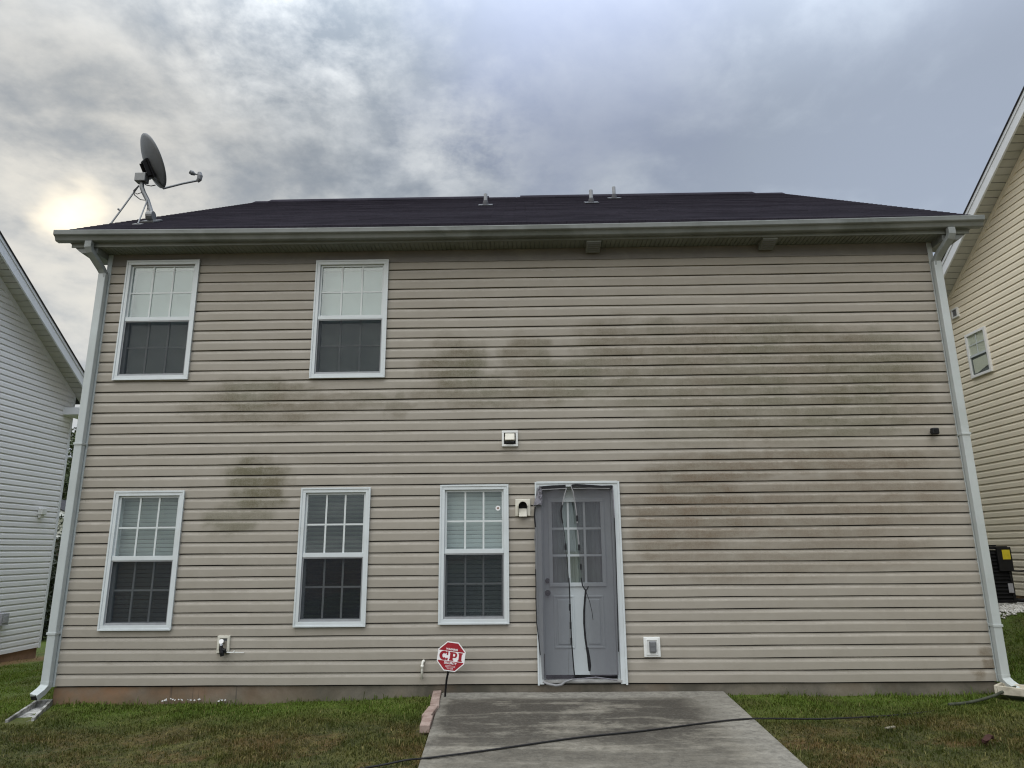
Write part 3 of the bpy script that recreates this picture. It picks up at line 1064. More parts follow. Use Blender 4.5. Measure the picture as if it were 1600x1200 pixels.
# downspouts
def downspout(cx, kick, zb):
    h, q = 0.046, 0.034
    xg = -0.075 if cx < 1 else HW + 0.075
    ds = MB().tube([(cx, -0.075, 4.80), (cx, -0.075, zb + 0.10)], 0, rect=(h, q)).build("downspout", M['alu'], house, bevel=0.008)
    MB().tube([(xg, -0.325, 5.125), (xg, -0.325, 5.05), (xg * 0.9 + cx * 0.1, -0.30, 5.005), (cx * 0.8 + xg * 0.2, -0.12, 4.86), (cx, -0.078, 4.81), (cx, -0.075, 4.74)], 0, rect=(h - 0.004, q - 0.002)).build("elbow", M['elbow'], ds, bevel=0.006)
    MB().tube([(cx, -0.075, zb + 0.14), (cx, -0.078, zb + 0.09), (cx + 0.35 * kick[0], -0.085 + 0.35 * kick[1], zb + 0.045), (cx + kick[0], -0.09 + kick[1], zb)], 0, rect=(h + 0.002, q + 0.002)).build("outlet_elbow", M['alu'], ds, bevel=0.006)
    e = Vector((kick[0], kick[1], -0.045)).normalized()
    c_ = Vector((cx + kick[0], -0.09 + kick[1], zb)) + e * 0.001
    sd = e.cross(Vector((0, 0, 1))).normalized()
    uu = sd.cross(e)
    MB().obox(c_, sd * 0.043, uu * 0.029, e * 0.001).build("spout_opening", M['dark_hole'], ds)
    for z in (zb + 0.62, 2.65):
        MB().box(cx - h - 0.006, cx + h + 0.006, -0.118, -0.026, z, z + 0.026).build("strap", M['alu'], ds, bevel=0.002)
    return ds


downspout(-0.012, (-0.035, -0.11), -0.075)
downspout(HW + 0.002, (0.045, -0.11), -0.06)


# ---- windows: frame > sashes, panes, bars, screen, blind
def make_window(x0, x1, z0, z1, zm, blind, parent, ox=0.0):
    w = MB()
    w.ring(x0, x1, z0, z1, 0.050, -0.040, 0.105)
    w.ring(x0 - 0.006, x1 + 0.006, z0 - 0.006, z1 + 0.006, 0.020, -0.047, -0.0405)
    win = w.build("window", M['white_vinyl'], parent, bevel=0.002)
    a, b, c, e = x0 + 0.051, x1 - 0.051, z0 + 0.051, z1 - 0.051
    MB().ring(a, b, zm - 0.022, e, 0.022, -0.012, 0.022).build("upper_sash", M['sash'], win)
    MB().box(a, b, -0.028, -0.0125, zm - 0.026, zm + 0.024).build("meeting_rail", M['white_vinyl'], win, bevel=0.002)
    MB().ring(a, b, c, zm + 0.015, 0.030, 0.0265, 0.060).build("lower_sash", M['sash'], win)
    MB().box(a, b, -0.03, 0.025, c, c + 0.012).build("sill", M['screen_frame'], win)
    for (za, zb, yg, mw) in ((zm, e - 0.022, 0.004, 0.020), (c + 0.03, zm - 0.015, 0.042, 0.020)):
        ia = a + (0.022 if yg < 0.02 else 0.03)
        ib = b - (0.022 if yg < 0.02 else 0.03)
        xs = [ia + (ib - ia) * i / 3 for i in range(4)]
        zs = [za, (za + zb) / 2, zb]
        for i in range(3):
            for j in range(2):
                MB().box(xs[i] + 0.0005, xs[i + 1] - 0.0005, yg, yg + 0.004, zs[j] + 0.0005, zs[j + 1] - 0.0005).build("pane", M['glass'], win)
        for i in (1, 2):
            MB().box(xs[i] - mw / 2, xs[i] + mw / 2, yg - 0.0075, yg - 0.0008, za, zb).build("grille_bar", M['grille'], win)
        MB().box(ia, ib, yg - 0.0062, yg - 0.0015, zs[1] - mw / 2, zs[1] + mw / 2).build("grille_bar", M['grille'], win)
    # insect screen over the lower half
    MB().ring(a + 0.002, b - 0.002, c + 0.013, zm - 0.027, 0.012, -0.022, -0.0135).build("screen_frame", M['screen_frame'], win)
    MB().box(a + 0.014, b - 0.014, -0.0185, -0.0175, c + 0.025, zm - 0.039).build("insect_screen", M['screen'], win)
    # blind behind the glass
    bl = MB()
    pitch, ry_, rz_ = {'open': (0.048, 0.0190, 0.0125), 'half': (0.048, 0.010, 0.0210), 'bunched': (0.048, 0.009, 0.0215), 'closed': (0.026, 0.004, 0.0120)}[blind]
    z = c + (0.075 if blind == 'bunched' else 0.0)
    while z < e + 0.02:
        bl.obox(((a + b) / 2, 0.105 + rs_.uniform(-.001, .001), z), ((b - a) / 2 + 0.02, 0, 0), (0, ry_, -rz_), (0, 0.0008, 0.0004))
        z += pitch + rs_.uniform(-.0008, .0008)
    if blind == 'bunched':
        for k_ in range(7):
            bl.obox(((a + b) / 2, 0.085 + 0.004 * (k_ % 2), c + 0.014 + k_ * 0.009), ((b - a) / 2 + 0.01, 0, 0.022 - 0.004 * k_), (0, 0.018, 0.003), (0, 0, 0.0012))
    bl.build("blind", M[{'open': 'blind_dark', 'half': 'blind_mid', 'bunched': 'blind', 'closed': 'blind_pale'}[blind]], win)
    MB().box(a, b, 0.075, 0.13, e - 0.035, e + 0.03).build("blind_headrail", M['blind_dark'] if blind in ('open', 'half', 'bunched') else M['blind'], win)
    return win


for i, wd in enumerate(WINS):
    wn = make_window(*wd, house)
    if i == 4:
        MB().tube([(4.902, 0.0036, 1.877), (4.902, 0.0026, 1.877)], 0.028, 16).build("round_sticker", M['sign_white'], wn)
        MB().box(4.889, 4.915, 0.0016, 0.0025, 1.866, 1.888).build("sticker_mark", M['brick'], wn)

# ---- back door
TW = 0.062
tr = MB()
tr.box(DX0, DX0 + TW, -0.045, 0.03, -0.004, DZ1 - 0.055)
tr.box(DX1 - TW, DX1, -0.045, 0.03, -0.004, DZ1 - 0.055)
tr.box(DX0, DX1, -0.045, 0.03, DZ1 - 0.055, DZ1)
tr.box(DX0 - 0.008, DX0 + 0.012, -0.055, -0.0455, -0.012, DZ1)
tr.box(DX1 - 0.012, DX1 + 0.010, -0.055, -0.0455, -0.012, DZ1)
tr.box(DX0 + 0.0125, DX1 - 0.0125, -0.055, -0.0455, DZ1 - 0.02, DZ1 + 0.006)
tr.build("door_frame", M['white_vinyl'], house, bevel=0.003)
jx0, jx1, jz = DX0 + TW, DX1 - TW, DZ1 - 0.055
MB().box(jx0, jx0 + 0.022, 0.031, 0.14, 0.03, jz).box(jx1 - 0.022, jx1, 0.031, 0.14, 0.03, jz).box(jx0 + 0.022, jx1 - 0.022, 0.031, 0.14, jz - 0.022, jz).build("door_jamb", M['door'], house)
MB().box(DX0 + 0.03, DX1 - 0.03, -0.035, 0.15, 0.004, 0.032).box(DX0 + 0.05, DX1 - 0.05, -0.048, -0.0355, 0.012, 0.04).build("threshold", M['threshold'], house, bevel=0.004)
a, b, c, e = jx0 + 0.024, jx1 - 0.024, 0.072, jz - 0.025
lx0, lx1, lz0, lz1 = 5.520, 6.080, 1.043, 1.942
dr = MB()
dr.box(a, lx0, 0.075, 0.118, c, e).box(lx1, b, 0.075, 0.118, c, e).box(lx0, lx1, 0.075, 0.118, lz1, e).box(lx0, lx1, 0.075, 0.118, c, lz0)
door = dr.build("door", M['door'], house)
MB().ring(lx0 - 0.042, lx1 + 0.042, lz0 - 0.042, lz1 + 0.042, 0.042, 0.060, 0.0745).build("lite_frame", M['door'], door, bevel=0.004)
MB().box(a, b, 0.07, 0.12, 0.045, 0.071).build("door_sweep", M['black_tape'], door)
for px0, px1 in ((5.520, 5.750), (5.850, 6.080)):
    MB().ring(px0, px1, 0.345, 0.905, 0.022, 0.068, 0.0745).build("panel_moulding", M['door'], door, bevel=0.005)
    MB().box(px0 + 0.045, px1 - 0.045, 0.066, 0.0745, 0.39, 0.86).build("raised_panel", M['door'], door, bevel=0.006)
xs = [lx0 + (lx1 - lx0) * i / 3 for i in range(4)]
zs = [lz0 + (lz1 - lz0) * i / 3 for i in range(4)]
for i in range(3):
    for j in range(3):
        MB().box(xs[i] + 0.0005, xs[i + 1] - 0.0005, 0.09, 0.094, zs[j] + 0.0005, zs[j + 1] - 0.0005).build("pane", M['glass'], door)
for i in (1, 2):
    MB().box(xs[i] - 0.012, xs[i] + 0.012, 0.074, 0.0892, lz0, lz1).build("grille_bar", M['door'], door)
    MB().box(lx0, lx1, 0.076, 0.0885, zs[i] - 0.012, zs[i] + 0.012).build("grille_bar", M['door'], door)
dp = MB()
for k_ in range(36):
    xa = lx0 - 0.03 + k_ * 0.0175
    dp.obox((xa, 0.135 + 0.006 * math.sin(k_ * 1.7), (lz0 + lz1) / 2 - 0.02), (0.010, 0.004 * math.cos(k_ * 1.9), 0), (0, 0.001, 0), (0, 0, 0.47))
dp.build("door_curtain", M['drape'], door)
for nm, zz, r in (("deadbolt", 1.066, 0.028), ("door_knob", 0.935, 0.032)):
    k_ = MB().tube([(5.457, 0.0745, zz), (5.457, 0.066, zz)], r, 16)
    if nm == "door_knob":
        k_.tube([(5.457, 0.066, zz), (5.457, 0.045, zz)], 0.011, 10).ball((5.457, 0.026, zz), 0.029, 0.024, 0.029, 14, 10)
    else:
        k_.tube([(5.457, 0.066, zz), (5.457, 0.052, zz)], 0.02, 14)
    k_.build(nm, M['bronze'], door, smooth=False)

# ---- soffit exhaust vents
for xc in (6.095, 8.235):
    v = MB()
    v.prism([(-0.245, ZS + 0.001), (-0.242, ZS - 0.030), (-0.05, ZS - 0.085), (-0.045, ZS + 0.001)], 'x', xc - 0.088, xc + 0.088)
    sv = v.build("soffit_vent", M['soffit'], house)
    for k_ in range(5):
        y = -0.225 + k_ * 0.036
        zz = ZS - 0.030 - 0.055 * (y + 0.242) / 0.192
        MB().obox((xc, y, zz - 0.004), (0.076, 0, 0), (0, 0.007, -0.004), (0, 0.002, 0.003)).build("louvre", M['grey_plastic'], sv)


# ------------------------------------------------------------------ things fixed to the wall
t = thing("exhaust_vent", "small white square exhaust vent high on the wall above the back door", "wall vent", (5.045, -0.02, 2.585))
MB().ring(4.952, 5.140, 2.583, 2.769, 0.026, -0.050, -0.004).build("mounting_frame", M['white_plastic'], t, bevel=0.003)
MB().box(4.979, 5.113, -0.018, -0.006, 2.61, 2.742).build("back_plate", M['dark_hole'], t)
MB().prism([(-0.019, 2.738), (-0.052, 2.735), (-0.105, 2.655), (-0.100, 2.648), (-0.019, 2.648)], 'x', 4.990, 5.102).build("hood", M['beige_plastic'], t, bevel=0.006)
MB().obox((5.046, -0.055, 2.634), (0.05, 0, 0), (0, 0.03, 0.006), (0, 0, 0.002)).build("flap", M['grey_plastic'], t)

t = thing("dryer_vent", "beige vent block with a round dark hood mouth between the window and back door", "wall vent", (5.188, -0.02, 1.78))
MB().box(5.102, 5.274, -0.038, -0.004, 1.782, 1.975).build("mounting_block", M['beige_plastic'], t, bevel=0.006)
arch = [(5.188 + 0.058 * math.cos(a_), 1.895 + 0.058 * math.sin(a_)) for a_ in [PI * i / 12 for i in range(13)]]
arch = arch + [(5.130, 1.80), (5.246, 1.80)]
inner = [(5.188 + 0.048 * math.cos(a_), 1.895 + 0.048 * math.sin(a_)) for a_ in [PI * i / 12 for i in range(13)]] + [(5.140, 1.80), (5.236, 1.80)]
hv, hf = [], []
n_ = len(arch)
for yy, pl in ((-0.039, arch), (-0.105, arch), (-0.105, inner), (-0.041, inner)):
    hv += [(p[0], yy + (0.045 if (yy < -0.1 and p[1] < 1.85) else 0), p[1]) for p in pl]
for q in range(3):
    for i in range(n_ - 1):
        hf.append((q * n_ + i, q * n_ + i + 1, (q + 1) * n_ + i + 1, (q + 1) * n_ + i))
MB().add(hv, hf).build("hood", M['beige_plastic'], t)
MB().prism(inner, 'y', -0.0405, -0.039).build("duct_mouth", M['dark_hole'], t)
MB().obox((5.188, -0.062, 1.822), (0.044, 0, 0), (0, 0.012, 0.045), (0, 0.002, 0)).build("damper_flap", M['beige_plastic'], t)

t = thing("hose_spigot", "outdoor water tap in a white wall block with a short black hose end", "water tap", (1.87, -0.02, 0.335))
MB().ring(1.803, 1.940, 0.335, 0.515, 0.028, -0.040, -0.004).build("mounting_block", M['beige_plastic'], t, bevel=0.004)
MB().box(1.832, 1.911, -0.016, -0.005, 0.364, 0.486).build("recess", M['grey_plastic'], t)
MB().tube([(1.868, -0.016, 0.445), (1.868, -0.07, 0.44), (1.870, -0.085, 0.415)], [0.014, 0.014, 0.016], 10).build("tap_body", M['brass'], t)
MB().tube([(1.868, -0.064, 0.455), (1.868, -0.088, 0.462)], 0.026, 12).build("tap_handle", M['brass'], t)
MB().tube([(1.870, -0.085, 0.42), (1.874, -0.090, 0.38), (1.886, -0.092, 0.345), (1.895, -0.088, 0.312)], [0.018, 0.022, 0.025, 0.022], 10).tube([(1.885, -0.088, 0.385), (1.912, -0.086, 0.372), (1.926, -0.082, 0.345)], [0.014, 0.018, 0.012], 8).build("vacuum_breaker", M['black_plastic'], t)
MB().tube([(1.918, -0.075, 0.346), (2.0, -0.06, 0.345), (2.11, -0.034, 0.340)], [0.006, 0.0045, 0.003], 6).tube([(2.005, -0.058, 0.343), (2.008, -0.060, 0.362)], 0.007, 6).build("plastic_tag", M['white_plastic'], t)

t = thing("outdoor_outlet", "white covered power outlet low on the wall right of the back door", "outlet", (6.58, -0.02, 0.265))
MB().box(6.488, 6.667, -0.036, -0.004, 0.265, 0.470).build("mounting_block", M['white_plastic'], t, bevel=0.005)
MB().ring(6.512, 6.642, 0.288, 0.450, 0.012, -0.044, -0.0365).build("cover_rim", M['white_plastic'], t, bevel=0.002)
MB().box(6.545, 6.618, -0.062, -0.0365, 0.315, 0.428).build("outlet_cover", M['grey_plastic'], t, bevel=0.006)
MB().box(6.553, 6.610, -0.068, -0.0625, 0.374, 0.419).box(6.553, 6.610, -0.068, -0.0625, 0.324, 0.366).build("cover_lid", M['grey_plastic'], t, bevel=0.004)

t = tag(MB().tube([(4.085, 0.0, 0.235), (4.083, -0.035, 0.236), (4.078, -0.052, 0.228), (4.076, -0.058, 0.205), (4.074, -0.058, 0.060)], 0.0135, 12).tube([(4.0758, -0.058, 0.205), (4.0755, -0.058, 0.172)], 0.0168, 12).tube([(4.0858, -0.002, 0.2352), (4.0828, -0.042, 0.2357)], 0.0168, 12).build("drain_pipe", M['pvc'], smooth=True),
        "short white plastic elbow pipe sticking out of the wall left of the red sign", "pipe")

t = thing("security_camera", "small black camera on the siding near the right downspout", "camera", (9.952, -0.02, 2.70))
MB().tube([(9.952, -0.006, 2.70), (9.952, -0.03, 2.70)], 0.022, 12).tube([(9.952, -0.03, 2.70), (9.952, -0.05, 2.70)], 0.012, 8).build("mount", M['black_plastic'], t)
MB().box(9.912, 9.994, -0.105, -0.048, 2.662, 2.738).build("camera_body", M['black_plastic'], t, bevel=0.014)
MB().tube([(9.946, -0.1055, 2.706), (9.946, -0.110, 2.706)], 0.018, 14).build("lens", M['dark_hole'], t)


# ------------------------------------------------------------------ torn net curtain over the back door
net = thing("net_curtain", "torn grey magnetic mesh curtain taped over the back door, gaping open in the middle", "mesh curtain", (5.8, -0.06, 0.05))


def interp(poly, z):
    for (xa, za), (xb, zb) in zip(poly[:-1], poly[1:]):
        if zb <= z <= za:
            f = (za - z) / (za - zb) if za != zb else 0
            return xa + (xb - xa) * f
    return poly[-1][0] if z < poly[-1][1] else poly[0][0]


def net_panel(lp, rp, ztop, zbot, seed, sagf):
    rows, cols = 46, 20
    vs, fs = [], []
    for j in range(rows + 1):
        z = ztop + (zbot - ztop) * j / rows
        for i in range(cols + 1):
            u = i / cols
            xl, xr = interp(lp, z), interp(rp, z)
            x = xl + (xr - xl) * u
            y = -0.064 - 0.008 * math.sin(u * 9 + seed + z * 0.8) * (0.4 + u) - 0.006 * math.sin(z * 5 + u * 3 + seed) - sagf * math.sin(PI * u) * (j / rows)
            vs.append((x, y, z))
    for j in range(rows):
        for i in range(cols):
            a_ = j * (cols + 1) + i
            fs.append((a_, a_ + 1, a_ + cols + 2, a_ + cols + 1))
    return MB().add(vs, fs)


LP1 = [(5.352, 2.10), (5.326, 1.94), (5.320, 1.6), (5.324, 1.3), (5.320, 0.9), (5.326, 0.62), (5.345, 0.45), (5.360, 0.28), (5.376, 0.02)]
RP1 = [(5.690, 2.105), (5.650, 1.99), (5.622, 1.86), (5.640, 1.70), (5.660, 1.55), (5.672, 1.30), (5.688, 1.05), (5.694, 0.80), (5.700, 0.45), (5.722, 0.09), (5.722, 0.05)]
LP2 = [(5.757, 2.105), (5.776, 1.95), (5.790, 1.70), (5.802, 1.50), (5.822, 1.25), (5.836, 1.08), (5.862, 0.98), (5.850, 0.86), (5.835, 0.65), (5.842, 0.45), (5.868, 0.30), (5.882, 0.12), (5.90, 0.08)]
RP2 = [(6.222, 2.105), (6.224, 1.2), (6.205, 0.5), (6.20, 0.08)]
net_panel(LP1, RP1, 2.105, 0.05, 0.4, 0.006).build("net_panel", M['net'], net, smooth=True)
net_panel(LP2, RP2, 2.105, 0.085, 2.0, 0.004).build("net_panel", M['net'], net, smooth=True)


def ribbon(pts, w, th=0.0025):
    mb = MB()
    for (xa, za, ya), (xb, zb, yb) in zip(pts[:-1], pts[1:]):
        v = Vector((xb - xa, yb - ya, zb - za))
        l_ = v.length
        v.normalize()
        s_ = v.cross(Vector((0, 1, 0))).normalized()
        mb.obox(((xa + xb) / 2, (ya + yb) / 2, (za + zb) / 2), v * (l_ / 2 + w * 0.2), s_ * (w / 2), Vector((0, 1, 0)) * th)
    return mb


# hems: dark magnet tape, worn pale in places, following the torn edges
ribbon([(5.690, 2.09, -.078), (5.665, 2.02, -.080), (5.636, 1.90, -.082)], 0.011).build("pale_hem", M['grey_tape'], net)
ribbon([(5.640, 1.91, -.081), (5.622, 1.84, -.080), (5.626, 1.76, -.079), (5.636, 1.70, -.078)], 0.016).build("dark_hem", M['black_tape'], net)
ribbon([(5.636, 1.70, -.078), (5.656, 1.56, -.078), (5.672, 1.31, -.078), (5.688, 1.08, -.078)], 0.006).build("thin_hem", M['black_tape'], net)
ribbon([(5.690, 1.10, -.079), (5.694, 0.95, -.079), (5.694, 0.80, -.079), (5.700, 0.45, -.079), (5.714, 0.20, -.079), (5.722, 0.085, -.079)], 0.013).build("dark_hem", M['black_tape'], net)
for zz in (1.44, 0.79, 0.60, 0.44):
    xr_ = interp(RP1, zz)
    MB().box(xr_ - 0.013, xr_ + 0.008, -0.084, -0.079, zz - 0.035, zz + 0.035).build("magnet", M['black_tape'], net)
ribbon([(5.740, 2.115, -.080), (5.765, 2.045, -.082), (5.784, 1.90, -.080), (5.796, 1.80, -.079), (5.800, 1.70, -.079)], 0.013).build("pale_hem", M['grey_tape'], net)
ribbon([(5.801, 1.62, -.079), (5.812, 1.46, -.079)], 0.014).build("pale_hem", M['grey_tape'], net)
for zz, xq in ((1.75, 5.801), (1.43, 5.812), (1.22, 5.826)):
    MB().box(xq - 0.010, xq + 0.010, -0.085, -0.080, zz - 0.032, zz + 0.032).build("magnet", M['black_tape'], net)
ribbon([(5.825, 1.10, -.079), (5.838, 1.02, -.080), (5.856, 0.985, -.081), (5.874, 0.965, -.081)], 0.014).build("dark_hem", M['black_tape'], net)
ribbon([(5.872, 0.968, -.081), (5.860, 0.88, -.080), (5.846, 0.75, -.080), (5.842, 0.62, -.080), (5.850, 0.47, -.080), (5.862, 0.37, -.081), (5.872, 0.29, -.082), (5.876, 0.22, -.082), (5.882, 0.15, -.082)], 0.021).build("dark_hem", M['black_tape'], net)
ribbon([(5.868, 0.37, -.084), (5.884, 0.27, -.085), (5.892, 0.19, -.085), (5.884, 0.14, -.084)], 0.024).build("dark_hem", M['black_tape'], net)
ribbon([(5.872, 0.965, -.081), (5.892, 0.985, -.082), (5.900, 1.01, -.083)], 0.010).build("dark_hem", M['black_tape'], net)
ribbon([(5.876, 0.95, -.083), (5.910, 0.85, -.085), (5.932, 0.74, -.086), (5.940, 0.66, -.085)], 0.006).build("loose_fold", M['black_tape'], net)
ribbon([(5.690, 0.72, -.079), (5.672, 0.40, -.079), (5.655, 0.10, -.079)], 0.005).build("loose_fold", M['grey_plastic'], net)
# top tape along the head of the frame
ribbon([(5.405, 2.098, -.074), (5.52, 2.106, -.075), (5.675, 2.112, -.076)], 0.034).build("top_tape", M['black_tape'], net)
ribbon([(5.405, 2.076, -.076), (5.55, 2.082, -.076), (5.69, 2.088, -.076)], 0.010).build("top_tape", M['grey_tape'], net)
ribbon([(5.745, 2.095, -.078), (5.760, 2.118, -.079), (5.80, 2.122, -.079), (5.95, 2.112, -.078), (6.09, 2.102, -.077), (6.21, 2.104, -.077)], 0.028).build("top_tape", M['black_tape'], net)
ribbon([(5.77, 2.085, -.077), (5.95, 2.088, -.076), (6.18, 2.082, -.076)], 0.008).build("top_tape", M['grey_tape'], net)
# right edge tape and left selvedge
ribbon([(6.214, 2.10, -.077), (6.221, 1.75, -.077)], 0.012).build("side_tape", M['net_fold'], net)
ribbon([(6.221, 1.75, -.078), (6.222, 1.40, -.078), (6.216, 1.0, -.077), (6.209, 0.55, -.077), (6.205, 0.33, -.077)], 0.009).build("side_tape", M['black_tape'], net)
ribbon([(5.328, 1.88, -.071), (5.318, 1.78, -.073), (5.327, 1.66, -.072)], 0.016).build("side_tape", M['black_tape'], net)
ribbon([(5.325, 1.64, -.071), (5.316, 1.52, -.073), (5.326, 1.38, -.072), (5.321, 1.2, -.071)], 0.008).build("side_tape", M['grey_plastic'], net)
ribbon([(5.321, 1.2, -.071), (5.323, 1.05, -.072), (5.319, 0.9, -.071), (5.325, 0.62, -.071), (5.343, 0.46, -.071), (5.358, 0.30, -.071)], 0.009).build("side_tape", M['black_tape'], net)
ribbon([(5.402, 0.31, -.07), (5.405, 0.07, -.07)], 0.008).build("side_tape", M['black_tape'], net)
# crumpled bunch at the upper left corner
vs, fs = [], []
rr = random.Random(5)
nr, nc = 9, 7
for j in range(nr + 1):
    for i in range(nc + 1):
        z = 2.12 - 0.21 * j / nr
        wd_ = 0.030 + 0.075 * (j / nr)
        xc = 5.392 - 0.032 * (j / nr)
        vs.append((xc + (i / nc - 0.5) * wd_ + rr.uniform(-.005, .005), -0.075 - 0.022 * math.sin(PI * i / nc) * (0.4 + j / nr) + rr.uniform(-.008, .008), z + rr.uniform(-.008, .008) - 0.02 * abs(i / nc - 0.5)))
for j in range(nr):
    for i in range(nc):
        a_ = j * (nc + 1) + i
        fs.append((a_, a_ + 1, a_ + nc + 2, a_ + nc + 1))
MB().add(vs, fs).build("bunched_corner", M['net_fold'], net)
# the lower hem lies crumpled on the threshold
MB().tube([(5.380, -0.075, 0.03), (5.43, -0.085, 0.010), (5.52, -0.092, -0.006), (5.58, -0.09, 0.002), (5.62, -0.085, 0.03), (5.70, -0.08, 0.055)], [0.010, 0.012, 0.013, 0.013, 0.012, 0.006], 7).build("bottom_hem", M['grey_tape'], net)
MB().tube([(5.70, -0.08, 0.055), (5.80, -0.078, 0.060), (5.95, -0.075, 0.072), (6.08, -0.074, 0.055), (6.18, -0.072, 0.040)], [0.005, 0.006, 0.006, 0.007, 0.006], 6).build("bottom_hem", M['net_fold'], net)


# ------------------------------------------------------------------ satellite dish on the roof
def rp(x, y, dz_=0.0):
    return Vector((x, y, roof_z(y) + dz_))


dish = thing("satellite_dish", "grey satellite dish on a braced bent mast at the left end of the roof", "satellite dish", rp(0.16, 0.52))
foot = rp(0.155, 0.52, 0.02)
MB().obox(foot, (0.09, 0, 0), (0, 0.11, 0.11 * RS), (0, -0.004, 0.008)).build("foot_plate", M['dish_arm'], dish)
MB().tube([foot + Vector((-0.04, -0.03, 0.06)), foot + Vector((0.045, -0.03, 0.06))], 0.065, 14).build("pivot_bracket", M['dish_arm'], dish)
mt = [foot + Vector((0, 0, 0.03)), Vector((0.10, 0.60, 5.98)), Vector((0.00, 0.63, 6.20)), Vector((-0.065, 0.632, 6.31)), Vector((-0.105, 0.632, 6.40)), Vector((-0.115, 0.632, 6.52))]
MB().tube(mt, 0.030, 12).build("mast", M['dish_arm'], dish, smooth=True)
MB().tube([(-0.17, 0.66, 6.44), (-0.25, 0.50, 6.02), (-0.31, 0.385, roof_z(0.385) + 0.004)], 0.011, 8).tube([(-0.262, 0.48, 5.96), (-0.295, 0.47, 5.985)], 0.014, 8).build("brace", M['dish_arm'], dish)
MB().tube([(0.015, 0.60, 6.18), (0.09, 0.40, 5.88), (0.138, 0.255, roof_z(0.255) + 0.01)], 0.010, 8).tube([(0.02, 0.62, 6.10), (0.03, 0.60, 5.95), (0.035, 0.58, 5.90)], 0.007, 6).build("brace", M['dish_arm'], dish)
MB().obox((0.138, 0.255, roof_z(0.255) + 0.006), (0.06, 0, 0), (0, 0.03, 0.03 * RS), (0, 0, 0.005)).build("brace_foot", M['dish_arm'], dish)
MB().box(-0.195, -0.045, 0.575, 0.69, 6.475, 6.60).build("mount_head", M['dish_arm'], dish, bevel=0.008)
# reflector: shallow offset bowl facing right, up and slightly away
dn = Vector((0.64, 0.62, 0.50)).normalized()
dc = Vector((-0.010, 0.66, 6.825))
dv = (Vector((0, 0, 1)) - dn * dn.z).normalized()
dv = (Matrix.Rotation(math.radians(6), 3, dn) @ dv)
du = dv.cross(dn).normalized()
vs, fs = [], []
nr, na = 9, 40
RU, RV, DEP = 0.285, 0.385, 0.090
for side, off in ((0, 0.0), (1, 0.010)):
    for j in range(nr + 1):
        r = j / nr
        for i in range(na):
            an = 2 * PI * i / na
            p = dc + du * (RU * r * math.cos(an)) + dv * (RV * r * math.sin(an)) + dn * (DEP * (r * r - 1.0) + off)
            vs.append(p)
o2 = (nr + 1) * na
for j in range(nr):
    for i in range(na):
        i2 = (i + 1) % na
        fs.append((j * na + i, j * na + i2, (j + 1) * na + i2, (j + 1) * na + i))
        fs.append((o2 + j * na + i, o2 + (j + 1) * na + i, o2 + (j + 1) * na + i2, o2 + j * na + i2))
for i in range(na):
    i2 = (i + 1) % na
    fs.append((nr * na + i, nr * na + i2, o2 + nr * na + i2, o2 + nr * na + i))
MB().add(vs, fs).build("reflector", M['dish'], dish, smooth=True)
bk = dc - dn * (DEP + 0.012) - dv * 0.10
MB().obox(bk, du * 0.085, dv * 0.13, dn * 0.012).obox(bk - dn * 0.035 + du * 0.06, du * 0.006, dv * 0.10, dn * 0.035).obox(bk - dn * 0.035 - du * 0.06, du * 0.006, dv * 0.10, dn * 0.035).tube([bk - dn * 0.04 - dv * 0.06, Vector((-0.10, 0.632, 6.55))], 0.026, 8).tube([bk + dv * 0.11 - dn * 0.02 - du * 0.07, bk + dv * 0.11 - dn * 0.02 + du * 0.07], 0.022, 8).build("back_bracket", M['bronze'], dish)
abase = dc - dv * (RV * 0.98) + dn * 0.01
FEED = abase + Vector((0.335, 0.26, 0.25))
FX, FY, FZ = FEED
MB().tube([bk - dv * 0.12, abase - dn * 0.01 - dv * 0.015], 0.016, 8).tube([abase - dn * 0.02 - dv * 0.015, abase + (FEED - abase) * 0.55, FEED], 0.015, 10).build("feed_arm", M['dish_arm'], dish)
MB().tube([(FX, FY, FZ - 0.015), (FX + 0.027, FY, FZ + 0.02), (FX + 0.033, FY, FZ + 0.075), (FX + 0.02, FY, FZ + 0.13)], [0.026, 0.036, 0.038, 0.028], 10).tube([(FX + 0.015, FY, FZ + 0.097), (FX - 0.05, FY - 0.02, FZ + 0.097)], 0.011, 8).tube([(FX - 0.035, FY - 0.02, FZ + 0.09), (FX - 0.07, FY - 0.035, FZ + 0.105), (FX - 0.10, FY - 0.05, FZ + 0.12)], [0.020, 0.036, 0.030], 12).build("feed_horn", M['grey_plastic'], dish)
cab = [(-0.09, 0.61, 6.47), (-0.03, 0.60, 6.415), (0.05, 0.59, 6.392), (0.11, 0.59, 6.405)]
MB().tube(cab, 0.007, 6).tube([(-0.16, 0.62, 6.40), (-0.195, 0.60, 6.33), (-0.16, 0.58, 6.25), (-0.07, 0.58, 6.18), (-0.01, 0.58, 6.17)], 0.0065, 6).tube([(-0.15, 0.60, 6.37), (-0.18, 0.58, 6.30), (-0.12, 0.57, 6.26), (-0.06, 0.58, 6.29)], 0.006, 6).build("coax_cable", M['black_plastic'], dish)

# ------------------------------------------------------------------ yard sign
sg = thing("yard_sign", "red and white octagonal CPI security warning sign leaning on a black stake", "sign", (4.335, -0.17, -0.13))
SM = Matrix.Translation((4.4145, -0.30, 0.322)) @ Matrix.Rotation(math.radians(7.5), 4, 'Y') @ Matrix.Rotation(math.radians(90), 4, 'X')


def sgp(x, y, z=0.0):
    return SM @ Vector((x, y, z))


def octo(r):
    return [(r * math.cos(PI / 8 + i * PI / 4), r * math.sin(PI / 8 + i * PI / 4)) for i in range(8)]


